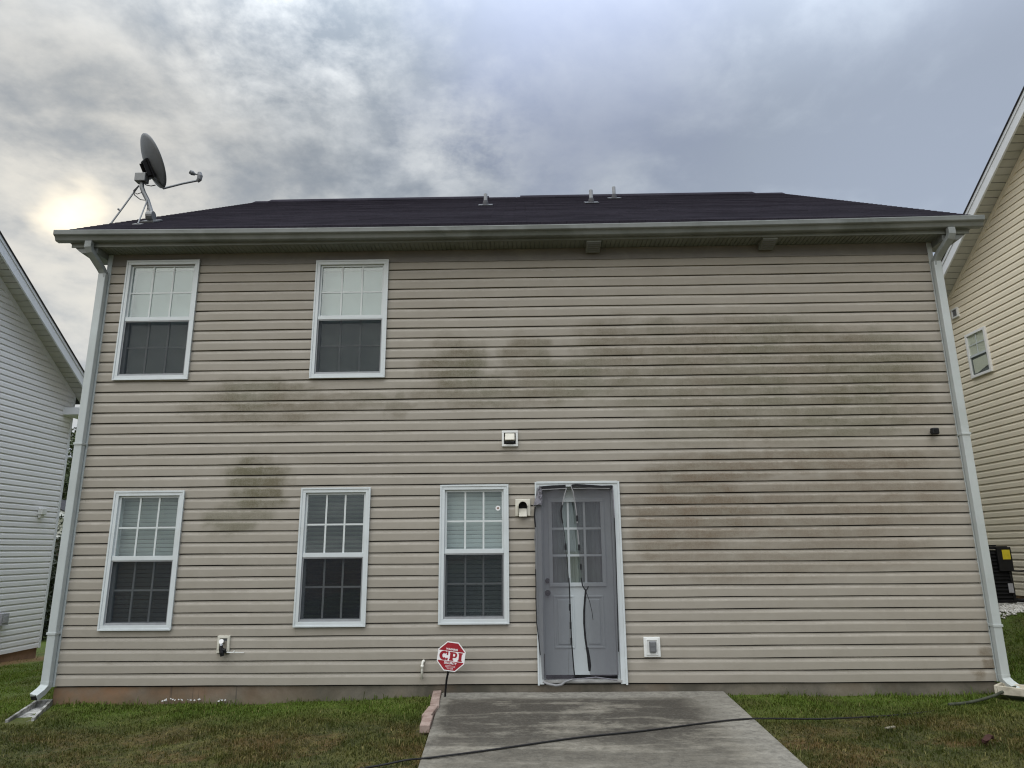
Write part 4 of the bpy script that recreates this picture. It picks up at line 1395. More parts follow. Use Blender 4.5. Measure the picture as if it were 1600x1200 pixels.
def plate(poly, z0, z1, name, mat):
    n = len(poly)
    vs_ = [sgp(x, y, z0) for x, y in poly] + [sgp(x, y, z1) for x, y in poly]
    fs_ = [tuple(reversed(range(n))), tuple(range(n, 2 * n))] + [(i, (i + 1) % n, (i + 1) % n + n, i + n) for i in range(n)]
    return MB().add(vs_, fs_).build(name, mat, sg)


plate(octo(0.158), -0.004, 0.0, "sign_plate", M['sign_white'])
ro = octo(0.147)


def band(lo, hi):
    """the part of the octagon between two heights"""
    out = []
    for i in range(8):
        p, q = ro[i], ro[(i + 1) % 8]
        if lo <= p[1] <= hi:
            out.append(p)
        cs = []
        for h in (lo, hi):
            if (p[1] - h) * (q[1] - h) < 0:
                f = (h - p[1]) / (q[1] - p[1])
                cs.append((f, (p[0] + (q[0] - p[0]) * f, h)))
        out += [c_[1] for c_ in sorted(cs)]
    return out


plate(band(0.053, 1), 0.0002, 0.0012, "red_band", M['sign_red'])
plate(band(-1, -0.048), 0.0002, 0.0012, "red_band", M['sign_red'])


def flat(polys, name, mat):
    mb = MB()
    for poly in polys:
        n = len(poly)
        vs_ = [sgp(x, y, 0.0003) for x, y in poly] + [sgp(x, y, 0.0016) for x, y in poly]
        mb.add(vs_, [tuple(reversed(range(n))), tuple(range(n, 2 * n))] + [(i, (i + 1) % n, (i + 1) % n + n, i + n) for i in range(n)])
    return mb.build(name, mat, sg)


def rect(x0, x1, y0, y1):
    return [(x0, y0), (x1, y0), (x1, y1), (x0, y1)]


def arc_quads(cx, cy, ro_, ri, a0, a1, n, sy=1.0):
    out = []
    for i in range(n):
        b0 = math.radians(a0 + (a1 - a0) * i / n)
        b1 = math.radians(a0 + (a1 - a0) * (i + 1) / n)
        out.append([(cx + ri[0] * math.cos(b0), cy + ri[1] * math.sin(b0)), (cx + ro_[0] * math.cos(b0), cy + ro_[1] * math.sin(b0)), (cx + ro_[0] * math.cos(b1), cy + ro_[1] * math.sin(b1)), (cx + ri[0] * math.cos(b1), cy + ri[1] * math.sin(b1))])
    return out


yo = 0.0025
C_ = arc_quads(-0.078, yo, (0.048, 0.046), (0.016, 0.022), 48, 312, 16) + [rect(-0.050, -0.034, yo + 0.008, yo + 0.044), rect(-0.050, -0.034, yo - 0.044, yo - 0.020)]
P_ = [rect(-0.014, 0.018, yo - 0.030, yo + 0.030), rect(-0.020, 0.016, yo + 0.0302, yo + 0.043), rect(-0.020, 0.026, yo - 0.043, yo - 0.0302), rect(0.0162, 0.036, yo + 0.028, yo + 0.043), rect(0.0162, 0.036, yo - 0.013, yo + 0.001)] + arc_quads(0.0361, yo + 0.015, (0.026, 0.028), (0.004, 0.013), -90, 90, 8)
I_ = [rect(0.079, 0.110, yo - 0.030, yo + 0.030), rect(0.072, 0.117, yo + 0.0302, yo + 0.043), rect(0.072, 0.117, yo - 0.043, yo - 0.0302)]
flat(C_, "letter", M['sign_red'])
flat(P_, "letter", M['sign_red'])
flat(I_, "letter", M['sign_red'])
text_mesh("WARNING", 0.026, M['sign_white'], "lettering", sg, SM @ Matrix.Translation((0, 0.070, 0.0022)), 0.0008, 0.0008, width=0.125)
text_mesh("SECURITY", 0.030, M['sign_white'], "lettering", sg, SM @ Matrix.Translation((0, -0.067, 0.0022)), 0.0008, 0.0008, width=0.135)
for yy, hw in ((-0.092, 0.052), (-0.104, 0.046), (-0.115, 0.034), (-0.124, 0.028)):
    qs = []
    xx = -hw
    rr = random.Random(int(-yy * 1000))
    while xx < hw:
        w_ = rr.uniform(0.004, 0.010)
        qs.append(rect(xx, xx + w_, yy - 0.0016, yy + 0.0016))
        xx += w_ + 0.003
    flat(qs, "fine_print", M['sign_white'])
MB().tube([sgp(-0.004, 0.08, -0.017), sgp(-0.01, -0.15, -0.017), (4.365, -0.26, 0.09), (4.352, -0.24, -0.02), (4.332, -0.17, -0.30)], [0.011] * 5, 8).build("stake", M['black_plastic'], sg)

# ------------------------------------------------------------------ brick edging beside the patio
BR = [((4.252, -0.20), 4, 0.36, "paver next to the sign stake, the one nearest the wall"), ((4.283, -0.565), 6, 0.355, "long paver in the middle of the patio edging row"),
      ((4.281, -0.935), -3, 0.36, "paver lying third from the wall along the patio edge"), ((4.302, -1.31), 3, 0.36, "paver at the lawn end of the patio edging, its dark end showing")]
rr = random.Random(2)
for (cx, cy), ang, ln, lb in BR:
    A = math.radians(ang)
    ax = Vector((-math.sin(A), math.cos(A), rr.uniform(-0.03, 0.03)))
    sx = Vector((math.cos(A), math.sin(A), rr.uniform(-0.05, 0.05)))
    o = MB().obox((cx, cy, -0.098 + 0.004 * cy), sx * 0.045, ax * (ln / 2 - 0.006), Vector((0, 0, 0.035))).build("brick", M['brick'], bevel=0.008)
    tag(o, "faded pink " + lb, "brick", "bricks edging the patio")


# ------------------------------------------------------------------ splash blocks under the downspouts
def splash(name, label, p0, ang, ln, w0, w1, mat, zoff):
    A = math.radians(ang)
    dr_ = Vector((math.cos(A), math.sin(A), 0))
    sd = Vector((-math.sin(A), math.cos(A), 0))
    z0 = float(gh(*p0)) + zoff
    p = Vector((p0[0], p0[1], z0))
    slope = (float(gh(p0[0] + dr_.x * ln, p0[1] + dr_.y * ln)) + zoff - z0) / ln

    def P(u, v, h):
        return p + dr_ * u + sd * v + Vector((0, 0, h + slope * u))
    t_ = thing(name, label, "splash block", p, "splash blocks under the downspouts")
    mb = MB()
    wl = lambda u: w0 + (w1 - w0) * u / ln
    # floor
    mb.add([P(0, -wl(0), 0), P(ln, -wl(ln), 0), P(ln, wl(ln), 0), P(0, wl(0), 0), P(0, -wl(0), 0.025), P(ln, -wl(ln), 0.018), P(ln, wl(ln), 0.018), P(0, wl(0), 0.025)],
           [(0, 3, 2, 1), (4, 5, 6, 7), (0, 1, 5, 4), (1, 2, 6, 5), (2, 3, 7, 6), (3, 0, 4, 7)])
    mb.build("tray", mat, t_, bevel=0.004)
    rm = MB()
    e_ = 0.028
    for s in (-1, 1):
        rm.add([P(0.0, s * wl(0), 0), P(ln, s * wl(ln), 0), P(ln, s * (wl(ln) - e_), 0), P(0.0, s * (wl(0) - e_), 0), P(0.0, s * (wl(0) + 0.001), 0.085), P(ln, s * (wl(ln) + 0.001), 0.05), P(ln, s * (wl(ln) - e_), 0.05), P(0.0, s * (wl(0) - e_), 0.085)],
               [(0, 3, 2, 1), (4, 5, 6, 7), (0, 1, 5, 4), (1, 2, 6, 5), (2, 3, 7, 6), (3, 0, 4, 7)])
    rm.add([P(-e_, -wl(0), 0), P(-0.001, -wl(0), 0), P(-0.001, wl(0), 0), P(-e_, wl(0), 0), P(-e_, -wl(0), 0.088), P(-0.001, -wl(0), 0.088), P(-0.001, wl(0), 0.088), P(-e_, wl(0), 0.088)],
           [(0, 3, 2, 1), (4, 5, 6, 7), (0, 1, 5, 4), (1, 2, 6, 5), (2, 3, 7, 6), (3, 0, 4, 7)])
    rm.build("rim", mat, t_, bevel=0.005)
    return t_


splash("splash_block", "whitish worn splash tray on the grass at the left corner of the house", (-0.03, -0.06), 289, 0.70, 0.085, 0.125, M['splash_grey'], -0.018)
splash("splash_block", "tan splash tray under the right downspout with a black tube lying across it", (10.17, -0.17), 312, 0.80, 0.12, 0.17, M['splash_tan'], 0.045)


# ------------------------------------------------------------------ cable across the patio and lawn
def path(pts, n=6):
    out = []
    P_ = [Vector(p) for p in pts]
    for i in range(len(P_) - 1):
        p0, p1, p2, p3 = P_[max(i - 1, 0)], P_[i], P_[i + 1], P_[min(i + 2, len(P_) - 1)]
        for k_ in range(n):
            t_ = k_ / n
            out.append(0.5 * ((2 * p1) + (-p0 + p2) * t_ + (2 * p0 - 5 * p1 + 4 * p2 - p3) * t_ * t_ + (-p0 + 3 * p1 - 3 * p2 + p3) * t_ ** 3))
    out.append(P_[-1])
    return out


def on_ground(x, y, lift):
    xl, xr = 4.285 + (4.45 - 4.285) * (-y / 3.4), 7.325 - (7.325 - 7.17) * (-y / 3.4)
    if xl - 0.05 < x < xr + 0.05 and y < 0:
        return (x, y, -0.082 + 0.012 * y + lift)
    return (x, y, float(gh(x, y)) + lift)


cp = [(3.2, -2.62, -0.205), (3.65, -2.46, -0.185), (4.07, -2.31, -0.165), (4.28, -2.26, -0.140)]
cp += [on_ground(x, y, 0.010) for x, y in ((4.47, -2.35), (4.89, -2.17), (5.61, -1.83), (6.16, -1.64), (6.76, -1.39), (7.12, -1.26))]
cp += [(7.38, -1.19, -0.098), (7.71, -1.11, -0.120), (8.02, -1.07, -0.128), (8.54, -0.96, -0.132), (8.89, -0.86, -0.132), (9.32, -0.70, -0.130)]
tag(MB().tube(path(cp), 0.0075, 8).build("cable", M['cable'], smooth=True), "long black cable snaking across the concrete patio into the grass", "cable")
hp = [(9.32, -0.69, 0.03), (9.6, -0.54, 0.03), (9.95, -0.36, 0.06), (10.25, -0.22, 0.10), (10.6, -0.06, 0.09), (11.0, 0.05, 0.02)]
tag(MB().tube(path([(x, y, float(gh(x, y)) + h) for x, y, h in hp]), 0.015, 8).build("drain_tube", M['hose'], smooth=True), "mossy dark tube lying over the tan splash tray at the right corner", "tube")

# small debris on the lawn
for (x, y, s, nm, lb, mt_) in ((8.93, -1.86, 0.050, "dry_leaf", "curled dark brown leaf on the lawn right of the patio", M['dead_leaf']),
                              (8.38, -1.40, 0.045, "wood_chip", "pale sliver of wood lying in the grass below the cable", M['bark_pale'])):
    z = float(gh(x, y)) + 0.035
    mb = MB()
    if nm == "dry_leaf":
        vs, fs = [], []
        for j in range(6):
            for i in range(5):
                u, v = j / 5 - .5, i / 4 - .5
                wd_ = math.cos(u * PI) * 0.9 + 0.1
                vs.append((x + u * 2 * s, y + v * 1.6 * s * wd_, z + 0.03 * (abs(v) * 2) ** 1.5 + 0.02 * math.sin(u * 5)))
        for j in range(5):
            for i in range(4):
                a_ = j * 5 + i
                fs.append((a_, a_ + 1, a_ + 6, a_ + 5))
        mb.add(vs, fs)
    else:
        mb.obox((x, y, z), (s, 0.012, 0.004), (-0.003, 0.013, 0), (0, 0, 0.004))
    tag(mb.build(nm, mt_), lb, "debris")
ch = MB()
rr = random.Random(8)
for k_ in range(20):
    x = rr.choice([1.30, 1.42, 1.55, 1.62, 1.95]) + rr.uniform(-.07, .07)
    y = rr.uniform(-0.07, -0.015)
    z = float(gh(x, y)) + 0.045 + rr.uniform(0, 0.015)
    a_ = rr.uniform(0, 3)
    s = rr.uniform(0.005, 0.015)
    ch.obox((x, y, z), (s * math.cos(a_), s * math.sin(a_), 0.002), (-s * 0.7 * math.sin(a_), s * 0.7 * math.cos(a_), 0.003), (0, 0, 0.002))
tag(ch.build("paint_flakes", M['chip'], kind="stuff"), "white paint flakes fallen in the grass along the foundation", "debris")


# ------------------------------------------------------------------ neighbour houses
def side_profile(h, sgn):
    pr = [(0.004, h - 0.0035), (-0.003, h - 0.0045), (-0.0042, h * 0.82), (-0.0105, h * 0.70), (-0.0150, h * 0.60), (-0.0172, 0.003), (-0.0165, 0.0), (0.004, 0.0)]
    return [(sgn * -y, z) for y, z in pr]


def neighbour(label, XW, sgn, zb, h, eave, ridge, near_y, depth_x, wall, zg, ov, skip=()):
    """gabled house whose gable wall (at x = XW, facing sgn*x) looks at the gap; eave/ridge = (y, z)"""
    ye, ze = eave
    yr, zr = ridge
    sl = (zr - ze) / (ye - yr)
    yn = 2 * yr - ye
    root = thing("house", label, "house", (XW, yr, zg))
    xin = XW - sgn * 0.014
    # body
    poly = [(yn, zb), (ye, zb), (ye, ze), (yr, zr), (yn, ze)]
    MB().prism(poly, 'x', *sorted((xin, XW - sgn * depth_x))).build("wall", wall, root)
    MB().box(*sorted((XW - sgn * 0.02, XW - sgn * (depth_x - 0.02))), yn + 0.02, ye - 0.02, zg - 1.2, zb).build("foundation", M['clay_block'], root)
    # boards
    pr = side_profile(h, sgn)
    z = zb
    while z < zr - h:
        top = z + h
        d_ = max(0.0, (z + h * 0.45 - ze) / sl)
        a_, b_ = yn + d_ + 0.03, ye - d_ - 0.03
        if b_ - a_ > 0.3:
            MB().strip([(XW + x, zz + z) for x, zz in pr], 'y', a_, b_).build("siding_board", wall, root)
        z += h
    MB().box(*sorted((XW + sgn * 0.024, XW - sgn * 0.03)), ye - 0.04, ye + 0.016, zb - 0.01, ze - 0.02).build("corner_post", M['white_fascia'], root)
    # trim board under the rake
    for s in (1, -1):
        MB().prism([(yr + s * (ye - yr), ze - 0.085), (yr + s * (ye - yr), ze + 0.012), (yr, zr + 0.012), (yr, zr - 0.085)], 'x', *sorted((XW + sgn * 0.0005, XW + sgn * 0.021))).build("rake_channel", wall, root)
    # rake: soffit planks, fascia, roof
    xo = XW + sgn * ov
    ex = 0.36
    rows = int(((ye + ex - yr) * math.hypot(1, sl)) / 0.135)
    un = Vector((0, -1, sl)).normalized()
    nn = Vector((0, sl, 1)).normalized()
    for k_ in range(rows):
        c_ = Vector(((XW + xo) / 2, ye + ex, ze - sl * ex)) + un * (0.135 * (k_ + 0.5)) + nn * 0.012
        MB().obox(c_, ((ov - 0.03) / 2, 0, 0), un * 0.062, nn * 0.006).build("soffit_panel", M['soffit_clean'], root)
    fa = MB()
    fa.prism([(ye + ex, ze - sl * ex - 0.075), (ye + ex, ze - sl * ex + 0.100), (yr, zr + 0.100), (yr, zr - 0.075)], 'x', *sorted((xo, xo - sgn * 0.03)))
    fa.build("rake_fascia", M['white_fascia'], root)
    MB().prism([(ye + ex, ze - sl * ex + 0.102), (ye + ex, ze - sl * ex + 0.165), (yr, zr + 0.165), (yr, zr + 0.102)], 'x', *sorted((xo + sgn * 0.012, xo - sgn * 0.03))).build("rake_trim", M['white_fascia'], root)
    rf = MB()
    for s in (1, -1):
        P_ = [(yr + s * (ye + ex + 0.03 - yr), ze - sl * (ex + 0.03) + 0.168), (yr + s * (ye + ex + 0.03 - yr), ze - sl * (ex + 0.03) + 0.188), (yr, zr + 0.188), (yr, zr + 0.168)]
        rf.prism(P_, 'x', *sorted((xo + sgn * 0.03, XW - sgn * (depth_x + ov))))
    rf.build("roof", M['shingle_b'], root)
    MB().box(*sorted((XW - sgn * 0.02, xo - sgn * 0.032)), ye - 0.30, ye + ex - 0.002, ze - sl * ex - 0.20, ze - sl * ex - 0.06).build("eave_return", M['white_fascia'], root)
    return root


nl = neighbour("white-sided gabled house past the left corner of the beige house", -4.0, 1, -0.30, 0.1045, (5.62, 4.55), (0.9, 7.65), -3.8, 11.0, M['white_vinyl_wall'], -0.46, 0.35)
nr = neighbour("cream-sided gabled house past the right corner of the beige house", 13.2, -1, 0.62, 0.1143, (6.6, 4.39), (0.2, 8.60), -6.2, 11.0, M['cream_vinyl_wall'], 0.50, 0.35)

# window and vent on the cream house
y0, y1, z0, z1, zm = 3.42, 3.96, 4.285, 5.085, 4.665
XR = 13.2


def xbox(xa, xb, ya, yb, za, zb):
    return MB().box(min(xa, xb), max(xa, xb), ya, yb, za, zb)


w = MB()
for q in ((y0, y1, z1 - 0.045, z1), (y0, y1, z0, z0 + 0.045), (y0, y0 + 0.045, z0 + 0.045, z1 - 0.045), (y1 - 0.045, y1, z0 + 0.045, z1 - 0.045)):
    w.box(XR - 0.05, XR + 0.012, *q)
wn = w.build("window", M['white_bright'], nr, bevel=0.002)
xbox(XR - 0.040, XR - 0.018, y0 + 0.046, y1 - 0.046, zm - 0.018, zm + 0.018).build("meeting_rail", M['white_vinyl'], wn)
xbox(XR - 0.022, XR - 0.019, y0 + 0.046, y1 - 0.046, zm + 0.019, z1 - 0.046).build("blind", M['blind_cream'], wn)
for yy in (0.5,):
    xbox(XR - 0.035, XR - 0.030, (y0 + y1) / 2 - 0.008, (y0 + y1) / 2 + 0.008, zm + 0.019, z1 - 0.046).build("grille_bar", M['grille'], wn)
    xbox(XR - 0.034, XR - 0.031, y0 + 0.046, y1 - 0.046, (zm + z1) / 2 - 0.02, (zm + z1) / 2 - 0.004).build("grille_bar", M['grille'], wn)
xbox(XR - 0.028, XR - 0.026, y0 + 0.046, y1 - 0.046, zm + 0.019, z1 - 0.046).build("pane", M['glass'], wn)
xbox(XR - 0.020, XR - 0.0175, y0 + 0.046, y1 - 0.046, z0 + 0.046, zm - 0.019).build("dark_opening", M['room'], wn)
MB().prism([(y0 + 0.09, zm - 0.055), (y0 + 0.075, zm - 0.24), (y0 + 0.38, z0 + 0.07), (y1 - 0.09, z0 + 0.075), (y1 - 0.085, zm - 0.06)], 'x', XR - 0.027, XR - 0.023).build("hanging_blind", M['blind_cream'], wn)
xbox(XR - 0.034, XR - 0.031, y0 + 0.046, y1 - 0.046, z0 + 0.046, zm - 0.019).build("pane", M['glass'], wn)
v = MB()
for q in ((4.04, 4.22, 5.635, 5.66), (4.04, 4.22, 5.48, 5.505), (4.04, 4.065, 5.505, 5.635), (4.195, 4.22, 5.505, 5.635)):
    v.box(XR - 0.05, XR - 0.004, *q)
vt = v.build("wall_vent", M['white_plastic'], nr)
xbox(XR - 0.03, XR - 0.02, 4.065, 4.195, 5.505, 5.635).build("vent_opening", M['grey_plastic'], vt)

# boxes on the white house
t = thing("utility_box", "small white box on the wall of the white house", "utility box", (-3.97, 5.10, 2.14))
MB().box(-3.985, -3.90, 5.02, 5.16, 2.13, 2.25).box(-3.985, -3.93, 5.04, 5.14, 2.07, 2.129).build("box_body", M['white_plastic'], t, bevel=0.01)
t = thing("utility_box", "grey box on the white house at the left edge, low on the wall", "utility box", (-3.97, 4.52, 0.22))
MB().box(-3.985, -3.90, 4.40, 4.58, 0.20, 0.40).box(-3.899, -3.89, 4.43, 4.55, 0.24, 0.36).build("box_body", M['label_grey'], t, bevel=0.01)

# ------------------------------------------------------------------ air conditioner beside the cream house
AX0, AX1, AY0, AY1, AZ0, AZ1 = 12.00, 12.765, 3.20, 3.96, 0.555, 1.40
ac = thing("air_conditioner", "black air conditioner unit with a yellow label beside the cream house", "air conditioner", (12.38, 3.58, 0.50))
MB().box(AX0 - 0.03, AX1 + 0.02, AY0 - 0.02, AY1 + 0.05, 0.44, 0.55).build("pad", M['splash_grey'], ac, bevel=0.01)
MB().box(AX0 + 0.03, AX1 - 0.03, AY0 + 0.03, AY1 - 0.03, AZ0, AZ1 - 0.06).build("coil_core", M['dark_hole'], ac)
MB().box(AX0, AX1, AY0, AY1, AZ1 - 0.05, AZ1).box(AX0 + 0.1, AX1 - 0.1, AY0 + 0.1, AY1 - 0.1, AZ1 + 0.001, AZ1 + 0.02).build("top_cover", M['black_plastic'], ac, bevel=0.015)
for cx_, cy_ in ((AX0, AY0), (AX1 - 0.04, AY0), (AX0, AY1 - 0.04), (AX1 - 0.04, AY1 - 0.04)):
    MB().box(cx_, cx_ + 0.04, cy_, cy_ + 0.04, AZ0, AZ1 - 0.051).build("corner_post", M['black_plastic'], ac)
z = AZ0 + 0.03
while z < AZ1 - 0.08:
    MB().obox(((AX0 + AX1) / 2, AY0 + 0.012, z), ((AX1 - AX0) / 2 - 0.042, 0, 0), (0, 0.010, 0.012), (0, 0.0015, 0.003)).obox((AX0 + 0.012, (AY0 + AY1) / 2, z), (0, (AY1 - AY0) / 2 - 0.042, 0), (0.010, 0, 0.012), (0.0015, 0, 0.003)).build("louvre", M['black_plastic'], ac)
    z += 0.055
MB().box(AX1 - 0.20, AX1 + 0.02, AY0 - 0.035, AY0 - 0.001, 1.02, 1.385).build("service_panel", M['black_plastic'], ac, bevel=0.006)
MB().box(AX1 - 0.125, AX1 - 0.005, AY0 - 0.038, AY0 - 0.0355, 1.20, 1.345).build("yellow_label", M['yellow'], ac)
MB().box(AX1 - 0.095, AX1 - 0.02, AY0 - 0.0055, AY0 - 0.0005, 0.70, 0.84).build("grey_label", M['label_grey'], ac)
MB().tube(path([(AX1 + 0.01, AY0 + 0.05, 1.03), (12.90, 3.22, 1.02), (13.05, 3.2, 1.03), (13.16, 3.2, 1.04)]), 0.012, 8).build("power_conduit", M['black_plastic'], ac)
MB().tube(path([(AX1 - 0.02, AY0 + 0.1, 0.60), (12.84, 3.2, 0.585), (12.95, 3.12, 0.60), (13.1, 3.05, 0.625), (13.17, 3.0, 0.66)]), 0.028, 8).build("coolant_pipe", M['black_plastic'], ac)


# ------------------------------------------------------------------ gravel bed
def build_gravel():
    vs, fs = [], []
    base = np.array([(1, 0, 0), (-1, 0, 0), (0, 1, 0), (0, -1, 0), (0, 0, 1), (0, 0, -1)], float)
    tri = np.array([(0, 2, 4), (2, 1, 4), (1, 3, 4), (3, 0, 4), (2, 0, 5), (1, 2, 5), (3, 1, 5), (0, 3, 5)])
    n = 3600
    x = RNG.uniform(11.75, 13.15, n)
    y = RNG.uniform(2.3, 4.6, n)
    keep = (y > 2.62 + 0.22 * np.sin(x * 5) + 0.1 * RNG.normal(size=n))
    x, y = x[keep], y[keep]
    for i in range(len(x)):
        s = RNG.uniform(0.014, 0.038, 3) * np.array((1, 1, 0.7))
        a_ = RNG.uniform(0, 6.28)
        R_ = np.array([[math.cos(a_), -math.sin(a_), 0], [math.sin(a_), math.cos(a_), 0], [0, 0, 1]])
        p = (base * s * RNG.uniform(0.75, 1.2, (6, 1))) @ R_.T + np.array((x[i], y[i], float(gh(x[i], y[i])) + 0.012))
        fs.append(tri + 6 * i)
        vs.append(p)
    o = np_mesh("gravel", np.concatenate(vs), np.concatenate(fs), M['stone'])
    o['kind'] = "stuff"
    tag(o, "white gravel bed round the air conditioner by the cream house", "gravel")


build_gravel()


# ------------------------------------------------------------------ grass
def in_slab(x, y):
    xl = 4.285 + (4.45 - 4.285) * (-y / 3.4) - 0.0
    xr = 7.325 - (7.325 - 7.17) * (-y / 3.4) + 0.0
    return (x > xl + 0.01) & (x < xr - 0.012) & (y < 0) & (y > -3.4)


def build_grass():
    N = 1500000
    x = RNG.uniform(-5.2, 14.2, N)
    y = RNG.uniform(-3.3, 7.0, N)
    # only where this yard's lawn is within sight of the path round the camera
    ang = (x - CAM[0]) / (y - CAM[1])
    d_ = np.hypot(x - CAM[0], y - CAM[1])
    keep = (np.abs(ang) < 0.92)
    keep &= ~((x > -0.02) & (x < HW + 0.02) & (y > -0.01))
    keep &= ~in_slab(x, y)
    keep &= ~((x < -3.55 + 0.25 * np.sin(y * 3)) & (RNG.random(N) < 0.93))
    keep &= ~((x > 13.0))
    keep &= ~((x > 11.8) & (y > 2.55 + 0.2 * np.sin(x * 5)) & (y < 4.7))
    keep &= ~((x > 4.20) & (x < 4.345) & (y > -1.49) & (y < -0.02))
    keep &= ~((np.abs(x - (-0.03 - (y + 0.06) * 0.344)) < 0.15) & (y < -0.06) & (y > -0.84))
    u = (x - 10.17) * 0.669 + (y + 0.17) * -0.743
    v_ = (x - 10.17) * 0.743 + (y + 0.17) * 0.669
    keep &= ~((u > -0.02) & (u < 0.82) & (np.abs(v_) < 0.16))
    # patchy: clumps and thin spots
    cl_ = 0.5 + 0.28 * np.sin(x * 3.1 + 1.7 * np.sin(y * 2.3)) * np.sin(y * 3.7 + 1.3 * np.sin(x * 1.9)) + 0.22 * np.sin(x * 9.0 + 2 * np.sin(y * 6)) * np.sin(y * 8.0 + x * 2)
    keep &= RNG.random(N) < np.clip(0.38 + 0.72 * cl_, 0.15, 1) * np.clip(1.25 - (d_ - 6) * 0.10, 0.35, 1.0)
    x, y, cl_ = x[keep], y[keep], cl_[keep]
    n = len(x)
    z = gh(x, y) - 0.006
    hgt = RNG.gamma(6, 0.0045, n) * (0.5 + 1.0 * np.clip(cl_, 0, 1))
    edge_ = (np.abs(x - 4.26 + y * 0.049) < 0.10) | (np.abs(x - 7.345 - y * 0.046) < 0.10) | ((y > -0.10) & (x > 0) & (x < HW))
    tall = (RNG.random(n) < 0.015) | (edge_ & (RNG.random(n) < 0.25))
    hgt = np.where(tall, hgt * 1.8, hgt)
    wd_ = RNG.uniform(0.0022, 0.0048, n)
    az = RNG.uniform(0, 2 * PI, n)
    lean = RNG.uniform(0.25, 1.25, n)
    dxy = np.stack([np.cos(az), np.sin(az)], 1)
    pxy = np.stack([-np.sin(az), np.cos(az)], 1)
    b0 = np.stack([x, y, z], 1)
    w3 = np.concatenate([pxy * wd_[:, None], np.zeros((n, 1))], 1)
    l1 = np.concatenate([dxy * (lean * hgt * 0.28)[:, None], (hgt * 0.62)[:, None]], 1)
    l2 = np.concatenate([dxy * (lean * hgt * 0.85)[:, None], (hgt * np.clip(1.05 - 0.35 * lean, 0.4, 1))[:, None]], 1)
    V = np.stack([b0 - w3, b0 + w3, b0 + l1 - w3 * 0.8, b0 + l1 + w3 * 0.8, b0 + l2], 1).reshape(-1, 3)
    i5 = np.arange(n) * 5
    Fc = np.stack([np.stack([i5, i5 + 1, i5 + 3], 1), np.stack([i5, i5 + 3, i5 + 2], 1), np.stack([i5 + 2, i5 + 3, i5 + 4], 1)], 1).reshape(-1, 3)
    tint = np.repeat(np.clip(RNG.normal(0.5, 0.22, n), 0, 1), 5)
    o = np_mesh("grass", V, Fc, M['blade'], tint)
    o['kind'] = "stuff"
    tag(o, "patchy green and brown mown grass around the patio", "grass")


build_grass()


# ------------------------------------------------------------------ trees and shrubs in the left gap
def leaf_cloud(centres, radii, n, size, flat_=0.8):
    ci = RNG.integers(0, len(centres), n)
    c_ = np.asarray(centres)[ci]
    r = np.asarray(radii)[ci][:, None]
    dv_ = RNG.normal(size=(n, 3))
    dv_ /= np.linalg.norm(dv_, axis=1, keepdims=True)
    rad = RNG.random((n, 1)) ** 0.45
    p = c_ + dv_ * r * rad * np.array((1, 1, flat_))
    a_ = RNG.normal(size=(n, 3))
    a_ /= np.linalg.norm(a_, axis=1, keepdims=True)
    b_ = np.cross(a_, RNG.normal(size=(n, 3)))
    b_ /= np.linalg.norm(b_, axis=1, keepdims=True)
    s = (size * RNG.uniform(0.6, 1.3, n))[:, None]
    V = np.stack([p - a_ * s, p + b_ * s * 0.45, p + a_ * s, p - b_ * s * 0.45], 1).reshape(-1, 3)
    i4 = np.arange(n) * 4
    Fc = np.stack([i4, i4 + 1, i4 + 2, i4 + 3], 1)
    return V, Fc, np.repeat(RNG.random(n), 4)


def tree(label, x, y, h, cr, n, name="tree", mat='leaf_a', clump=16, base=0.35):
    z0 = float(gh(x, y))
    t_ = thing(name, label, "tree", (x, y, z0), "trees and shrubs in the gap between the houses")
    tk = MB()
    tk.tube([(x, y, z0 - 0.1), (x + 0.1, y, z0 + h * 0.4), (x - 0.05, y + 0.1, z0 + h * 0.75), (x + 0.05, y, z0 + h * 0.95)], [0.16 * h / 7, 0.12 * h / 7, 0.06 * h / 7, 0.02], 8)
    cs, rs2 = [], []
    for k_ in range(clump):
        f = base + (1 - base) * (k_ + 0.5) / clump
        a_ = k_ * 2.4 + RNG.uniform(-.4, .4)
        rr_ = cr * (1.15 - f) * RNG.uniform(0.6, 1.25)
        c_ = np.array((x + rr_ * math.cos(a_), y + rr_ * math.sin(a_), z0 + h * f))
        cs.append(c_)
        rs2.append(cr * RNG.uniform(0.30, 0.50) * (1.25 - 0.7 * f))
        tk.tube([(x, y, z0 + h * (f - 0.12)), tuple(c_)], [0.04, 0.012], 5)
    tk.build("trunk", M['bark'], t_)
    V, Fc, tint = leaf_cloud(cs, rs2, n, 0.10)
    np_mesh("crown", V, Fc, M[mat], tint, parent=t_, nper=4)


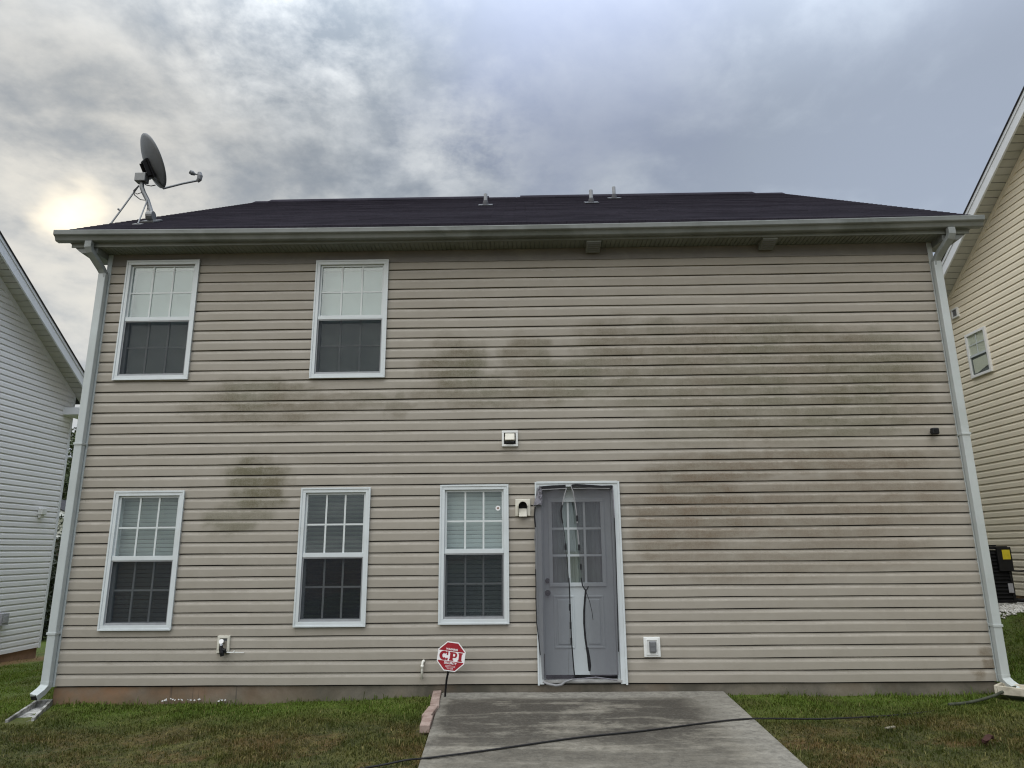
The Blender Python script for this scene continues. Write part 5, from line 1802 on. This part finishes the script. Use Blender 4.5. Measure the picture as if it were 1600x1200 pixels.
tree("tall thin tree with open airy top between the white house and the left downspout", -17.5, 27.0, 9.6, 2.0, 5200, clump=20)
tree("rounder leafy tree behind the small gable, below the airy treetop", -16.4, 25.0, 6.8, 2.6, 9000, clump=18, base=0.2)
tree("broad tree at the far left behind the white house", -24.0, 36.0, 9.5, 3.5, 7000, clump=20, base=0.2)


def shrub(label, x, y, h, w):
    z0 = float(gh(x, y))
    t_ = thing("shrub", label, "shrub", (x, y, z0), "trees and shrubs in the gap between the houses")
    MB().tube([(x, y, z0 - 0.05), (x, y, z0 + h * 0.7)], [0.05, 0.02], 6).build("trunk", M['bark'], t_)
    cs = [np.array((x + RNG.uniform(-.5, .5) * w, y + RNG.uniform(-.5, .5) * w, z0 + h * f)) for f in np.linspace(0.12, 0.85, 14)]
    V, Fc, tint = leaf_cloud(cs, [w * 0.5] * 14, 9000, 0.055, 0.8)
    np_mesh("crown", V, Fc, M['leaf_b'], tint, parent=t_, nper=4)


shrub("dark dense shrub low behind the far corner of the white house", -6.9, 9.6, 2.4, 1.3)
shrub("taller dark shrub further back in the narrow gap by the left downspout", -8.4, 12.4, 3.4, 1.7)

# small far building: white gable over a dark open front
fh = thing("house", "small far building with a white gable and dark wall seen in the left gap", "house", (-15, 20, -2))
MB().box(-17.6, -12.0, 20.0, 27.0, -2.2, 2.0).build("wall", M['far_brick'], fh)
MB().prism([(-18.1, 2.12), (-11.5, 2.12), (-14.8, 3.36)], 'y', 20.02, 20.10).build("gable", M['soffit_clean'], fh)
for (xa, za, xb, zb) in ((-18.4, 2.0, -14.8, 3.36), (-14.8, 3.36, -11.2, 2.0)):
    MB().prism([(xa, za), (xb, zb), (xb, zb + 0.26), (xa, za + 0.26)], 'y', 19.75, 20.0).build("rake_board", M['white_fascia'], fh)
    MB().prism([(xa, za + 0.262), (xb, zb + 0.262), (xb, zb + 0.32), (xa, za + 0.32)], 'y', 19.7, 27.2).build("roof", M['shingle_b'], fh)
MB().box(-18.0, -11.6, 19.9, 20.019, 1.98, 2.11).build("beam", M['white_fascia'], fh)
